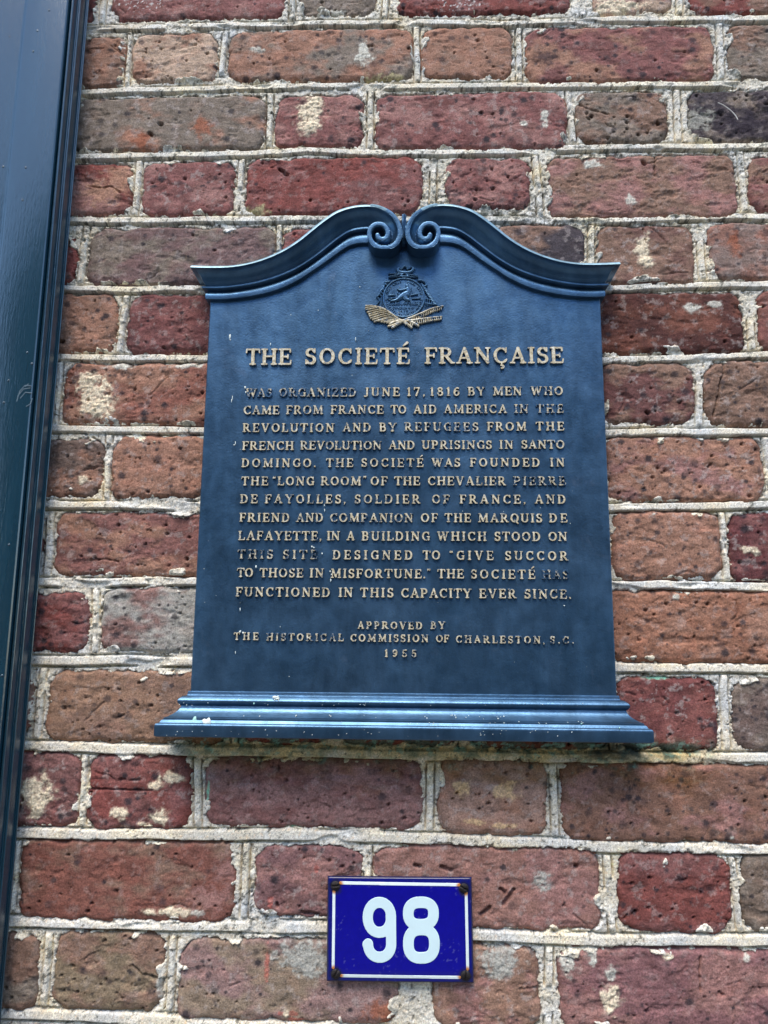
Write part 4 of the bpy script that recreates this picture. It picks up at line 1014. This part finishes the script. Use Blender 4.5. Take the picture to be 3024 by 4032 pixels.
def hat(P):   # height of the domed plate under a mark
    e_ = np.minimum(nw - np.abs(P[:, 0]), nh - np.abs(P[:, 1]))
    return ND + 0.0011 * sst(0.0, 0.014, e_) + 0.0012 * (1 - ((P[:, 0] / nw) ** 2 + (P[:, 1] / nh) ** 2) / 2)
def strip(name, pts, r, mat=M_WHITE):
    S = []
    for i in range(len(pts) - 1):
        S.append((*nl(*pts[i]), r if np.isscalar(r) else r[i], *nl(*pts[i + 1]), r if np.isscalar(r) else r[i + 1]))
    A = np.array(S); lo = (min(A[:, 0].min(), A[:, 3].min()) - .008, min(A[:, 1].min(), A[:, 4].min()) - .008); hi = (max(A[:, 0].max(), A[:, 3].max()) + .008, max(A[:, 1].max(), A[:, 4].max()) + .008)
    return relief(name, lambda P: stroke_sdf(P, S), (*lo, *hi), 0.0006, 0, 0, 0.00006, mat, npl, hfun=lambda P, d: hat(P) + .00022)
def fix_skirt(o):   # skirts stop just under the enamel
    me = o.data; co = np.zeros(len(me.vertices) * 3, np.float32); me.vertices.foreach_get('co', co); co = co.reshape(-1, 3)
    b = co[:, 1] > -0.001; co[b, 1] = -(hat(co[b][:, [0, 2]]) - .0002); me.vertices.foreach_set('co', co.ravel()); me.update()
px = 0.000307 / 2.44
def sm(cx, cy, rx, ry, a0, a1, n, p=2.3):
    o = []
    for a in np.radians(np.linspace(a0, a1, n)):
        c, s = math.cos(a), math.sin(a); o.append((cx + rx * math.copysign(abs(c) ** (2 / p), c), cy - ry * math.copysign(abs(s) ** (2 / p), s)))
    return o
nine = sm(620, 515, 112, 144, -20, 340, 30, 2.1)
stemp = [(728, 500), (731, 560), (732, 700)] + sm(622, 770, 111, 128, 0, -180, 20, 2.1) + [(506, 775)]
eight1 = sm(1018, 478, 121, 108, 0, 360, 36, 2.5); eight2 = sm(1023, 768, 125, 137, 0, 360, 36, 2.5)
def digit(paths, r):
    S = []
    for pts, rr in paths:
        for a, b in zip(pts[:-1], pts[1:]): S.append((*nl(*a), rr, *nl(*b), rr))
    A = np.array(S); lo = (A[:, [0, 3]].min() - .008, A[:, [1, 4]].min() - .008); hi = (A[:, [0, 3]].max() + .008, A[:, [1, 4]].max() + .008)
    o = relief('digit', lambda P: stroke_sdf(P, S), (*lo, *hi), 0.0007, 0, 0, 0.00008, M_WHITE, npl, hfun=lambda P, d: hat(P) + .00025); fix_skirt(o)
digit([(nine, 44.5 * px), (stemp, 44.5 * px)], 0); digit([(eight1, 46.5 * px), (eight2, 46.5 * px)], 0)
for pts in ([(245, 187), (1385, 205)], [(183, 270), (175, 1000)], [(1453, 285), (1468, 1015)], [(255, 1080), (1390, 1096)]):
    o = strip('border_line', pts, 12.5 * px, M_EDGE); fix_skirt(o)
    co = np.zeros(len(o.data.vertices) * 3, np.float32); o.data.vertices.foreach_get('co', co); co = co.reshape(-1, 3)
    rr = np.min([np.hypot(co[:, 0] - q[0], co[:, 2] - q[1]) for q in scr], axis=0)
    k = sst(0.0105, 0.0065, rr)[:, None]; cc = np.array([0.72, 0.80, 0.80])[None] * (1 - k) + np.array([0.50, 0.20, 0.05])[None] * k
    a = o.data.color_attributes.new('tint', 'FLOAT_COLOR', 'POINT'); a.data.foreach_set('color', np.concatenate([cc, np.ones((len(cc), 1))], 1).astype(np.float32).ravel())
for i, c in enumerate(scr):
    R0 = 0.0051; V = []; F_ = []; nr, na = 6, 28; hc = hat(np.array([c]))[0]; sa_ = [0.1, -0.5, 1.0, 1.4][i]
    for a in range(nr):
        r = R0 * (a / (nr - 1)); 
        for b in range(na):
            t = 2 * np.pi * b / na; V.append((c[0] + r * math.cos(t), -(hc + .0022 * math.sqrt(max(0, 1 - (r / R0 * .96) ** 2)) + .0003), c[1] + r * math.sin(t)))
    for a in range(nr - 1):
        for b in range(na): F_.append((a * na + b, a * na + (b + 1) % na, (a + 1) * na + (b + 1) % na, (a + 1) * na + b))
    # slot: two half heads pulled apart from a dark trench
    V = np.array(V); ax = np.array([-math.sin(sa_), math.cos(sa_)]); dd = (V[:, [0, 2]] - c) @ ax
    V[:, 1] += 0.0016 * sst(0.0009, 0.0003, np.abs(dd))
    mesh('screw', V, F_, M_SCREW, npl)

# ------------------------------------------------------------------ painted door casing at the left
DF = 0.050
fx_r = np.mean([at(270, 0, -DF)[0], at(181, 900, -DF)[0], at(90, 1900, -DF)[0]])
fx_l = np.mean([at(98, 0, -DF)[0], at(8, 800, -DF)[0]])
wx = np.mean([at(330, 0, -.006)[0], at(250, 1000, -.006)[0], at(181, 1708, -.006)[0], at(62, 3000, -.006)[0]])
print('casing', fx_l, fx_r, wx)
cs = empty('door_casing', ((fx_l + fx_r) / 2, 0, 0.0))
tag(cs, 'glossy blue-black painted door casing with beaded edge standing against the bricks', 'door frame')
cx0 = (fx_l + fx_r) / 2
def ext(name, prof, z0, z1, mat, parent):
    n = len(prof); nzs = 2
    V = [(x - cx0, -d, z) for z in (z0, z1) for x, d in prof]
    F_ = [(i, i + 1, n + i + 1, n + i) for i in range(n - 1)]
    F_ += [tuple(range(n))[::-1], tuple(range(n, 2 * n))]
    o = mesh(name, V, F_, mat, parent, sharp=35)
    return o
ZT = zt_ - .02; g = wx - fx_r
ext('casing_board', [(fx_l, 0.0), (fx_l, .044), (fx_l + .0015, .0475), (fx_l + .003, DF - .0008), (fx_l + .006, DF), (fx_r - .004, DF), (fx_r - .0012, DF - .0006), (fx_r, DF - .002), (fx_r + .0002, 0.0)], 0.0, ZT, M_TRIM, cs)
def bead(x, d, r, n=7): return [(x + r * math.sin(t), d - r + r * math.cos(t)) for t in np.linspace(-1.2, 2.4, n)]
ext('edge_moulding', [(fx_r + .0004, 0.0), (fx_r + .0004, .040)] + bead(fx_r + .0028, .0435, .0020) + [(fx_r + .0052, .037), (fx_r + .0058, .0335)] + bead(fx_r + .0082, .0340, .0016) + [(fx_r + .0104, .027), (fx_r + .0108, .020)] + bead(fx_r + .0128, .0205, .0013) +
    [(wx - .0006, .0165), (wx, .015), (wx, 0.0)], 0.0, ZT, M_TRIM, cs)
ext('inner_stop', [(fx_l - .20, 0.0), (fx_l - .20, .032), (fx_l - .0080, .032), (fx_l - .0065, .0375), (fx_l - .0030, .0395), (fx_l - .0012, .0385), (fx_l - .0004, .030), (fx_l - .0004, 0.0)], 0.0, ZT, M_TRIM, cs)
for (px_, py_, dep) in [(193, 41, DF), (147, 121, DF), (131, 203, DF), (37, 143, .032), (101, 660, DF), (89, 788, DF), (107, 1388, DF), (125, 1432, DF), (33, 1498, DF), (14, 1585, DF), (12, 656, .0385), (35, 2145, DF), (8, 2660, DF)]:
    c = at(px_, py_, -dep); V = []; F_ = []; R0 = .0016
    for a in range(4):
        for b in range(10):
            t = 2 * np.pi * b / 10; r = R0 * math.sin(a / 3 * np.pi / 2); V.append((c[0] - cx0 + r * math.cos(t), -dep - .0009 * math.cos(a / 3 * np.pi / 2) + .0002, c[2] + r * math.sin(t)))
    for a in range(3):
        for b in range(10): F_.append((a * 10 + b, a * 10 + (b + 1) % 10, a * 10 + 10 + (b + 1) % 10, a * 10 + 10 + b))
    mesh('nail_head', V, F_, M_TRIM, cs)

SC_ = []
for L in ([(66,1580),(78,1540),(98,1518),(122,1520)], [(70,1560),(92,1532),(118,1528)], [(80,1568),(100,1545),(124,1548)], [(104,1600),(120,1590),(126,1570)], [(100,1522),(112,1512)]):
    Q = [at(x, y, -DF) for x, y in L]
    for a, b in zip(Q[:-1], Q[1:]): SC_.append((a[0] - cx0, a[2], .0005, b[0] - cx0, b[2], .0004))
A = np.array(SC_)
relief('scuff_mark', lambda P: stroke_sdf(P, SC_), (A[:, [0, 3]].min() - .003, A[:, [1, 4]].min() - .003, A[:, [0, 3]].max() + .003, A[:, [1, 4]].max() + .003), .0004, DF - .0002, DF + .0004, .0002, mat_simple('scraped_paint', (0.10, 0.15, 0.18), .6), cs)

# a dry straw caught on the dark brick
Q = resample(np.array([at(*p, -.0042)[[0, 2]] for p in [(2826, 404), (2850, 415), (2878, 436), (2896, 455), (2905, 471)]]), 16)
V = []; F_ = []
for i, (x, z) in enumerate(Q):
    t = Q[min(i + 1, 15)] - Q[max(i - 1, 0)]; t /= np.linalg.norm(t)
    for k in range(6):
        a = k * np.pi / 3; q = .0006 * math.cos(a); V.append((x - Q[0][0] - t[1] * q, -.0042 - .0006 * math.sin(a), z - Q[0][1] + t[0] * q))
for i in range(15):
    for k in range(6): F_.append((i * 6 + k, i * 6 + (k + 1) % 6, i * 6 + 6 + (k + 1) % 6, i * 6 + 6 + k))
so = mesh('straw', V, F_, mat_simple('dry_straw', (0.62, 0.60, 0.54), .8), None); so.location = (Q[0][0], 0, Q[0][1])
tag(so, 'thin pale bent straw stuck to the dark brick at the upper right', 'straw')

# ------------------------------------------------------------------ the street behind the camera; unseen house added to darken reflections in the gloss
box('pavement', (-14, -2.6, -0.15), (14, -0.0, 0.0), M_PAVE); bpy.data.objects['pavement']['kind'] = 'structure'
box('street', (-40, -9.5, -0.35), (40, 40, -0.27), M_STREET); bpy.data.objects['street']['kind'] = 'structure'
hb = empty('reflection_house', (0, -9.5, -.15)); tag(hb, 'dark stuccoed two storey house added out of view across the street for its reflection', 'building')
box('wall', (-9, -7, -.1), (9, 0, 7.3), M_STUCCO, hb); box('roof', (-9.3, -7.3, 7.3), (9.3, .35, 7.55), M_ROOF, hb)
for k in range(6):
    for z in (1.0, 4.2):
        x = -7.5 + k * 3
        wv = box('window', (x - .55, .003, z), (x + .55, .06, z + 1.6), M_FRAME, hb)
        p = box('pane', (x - .48, .063, z + .07), (x + .48, .066, z + 1.53), M_GLASS, wv)
scn.cycles.samples = 128
print('done')
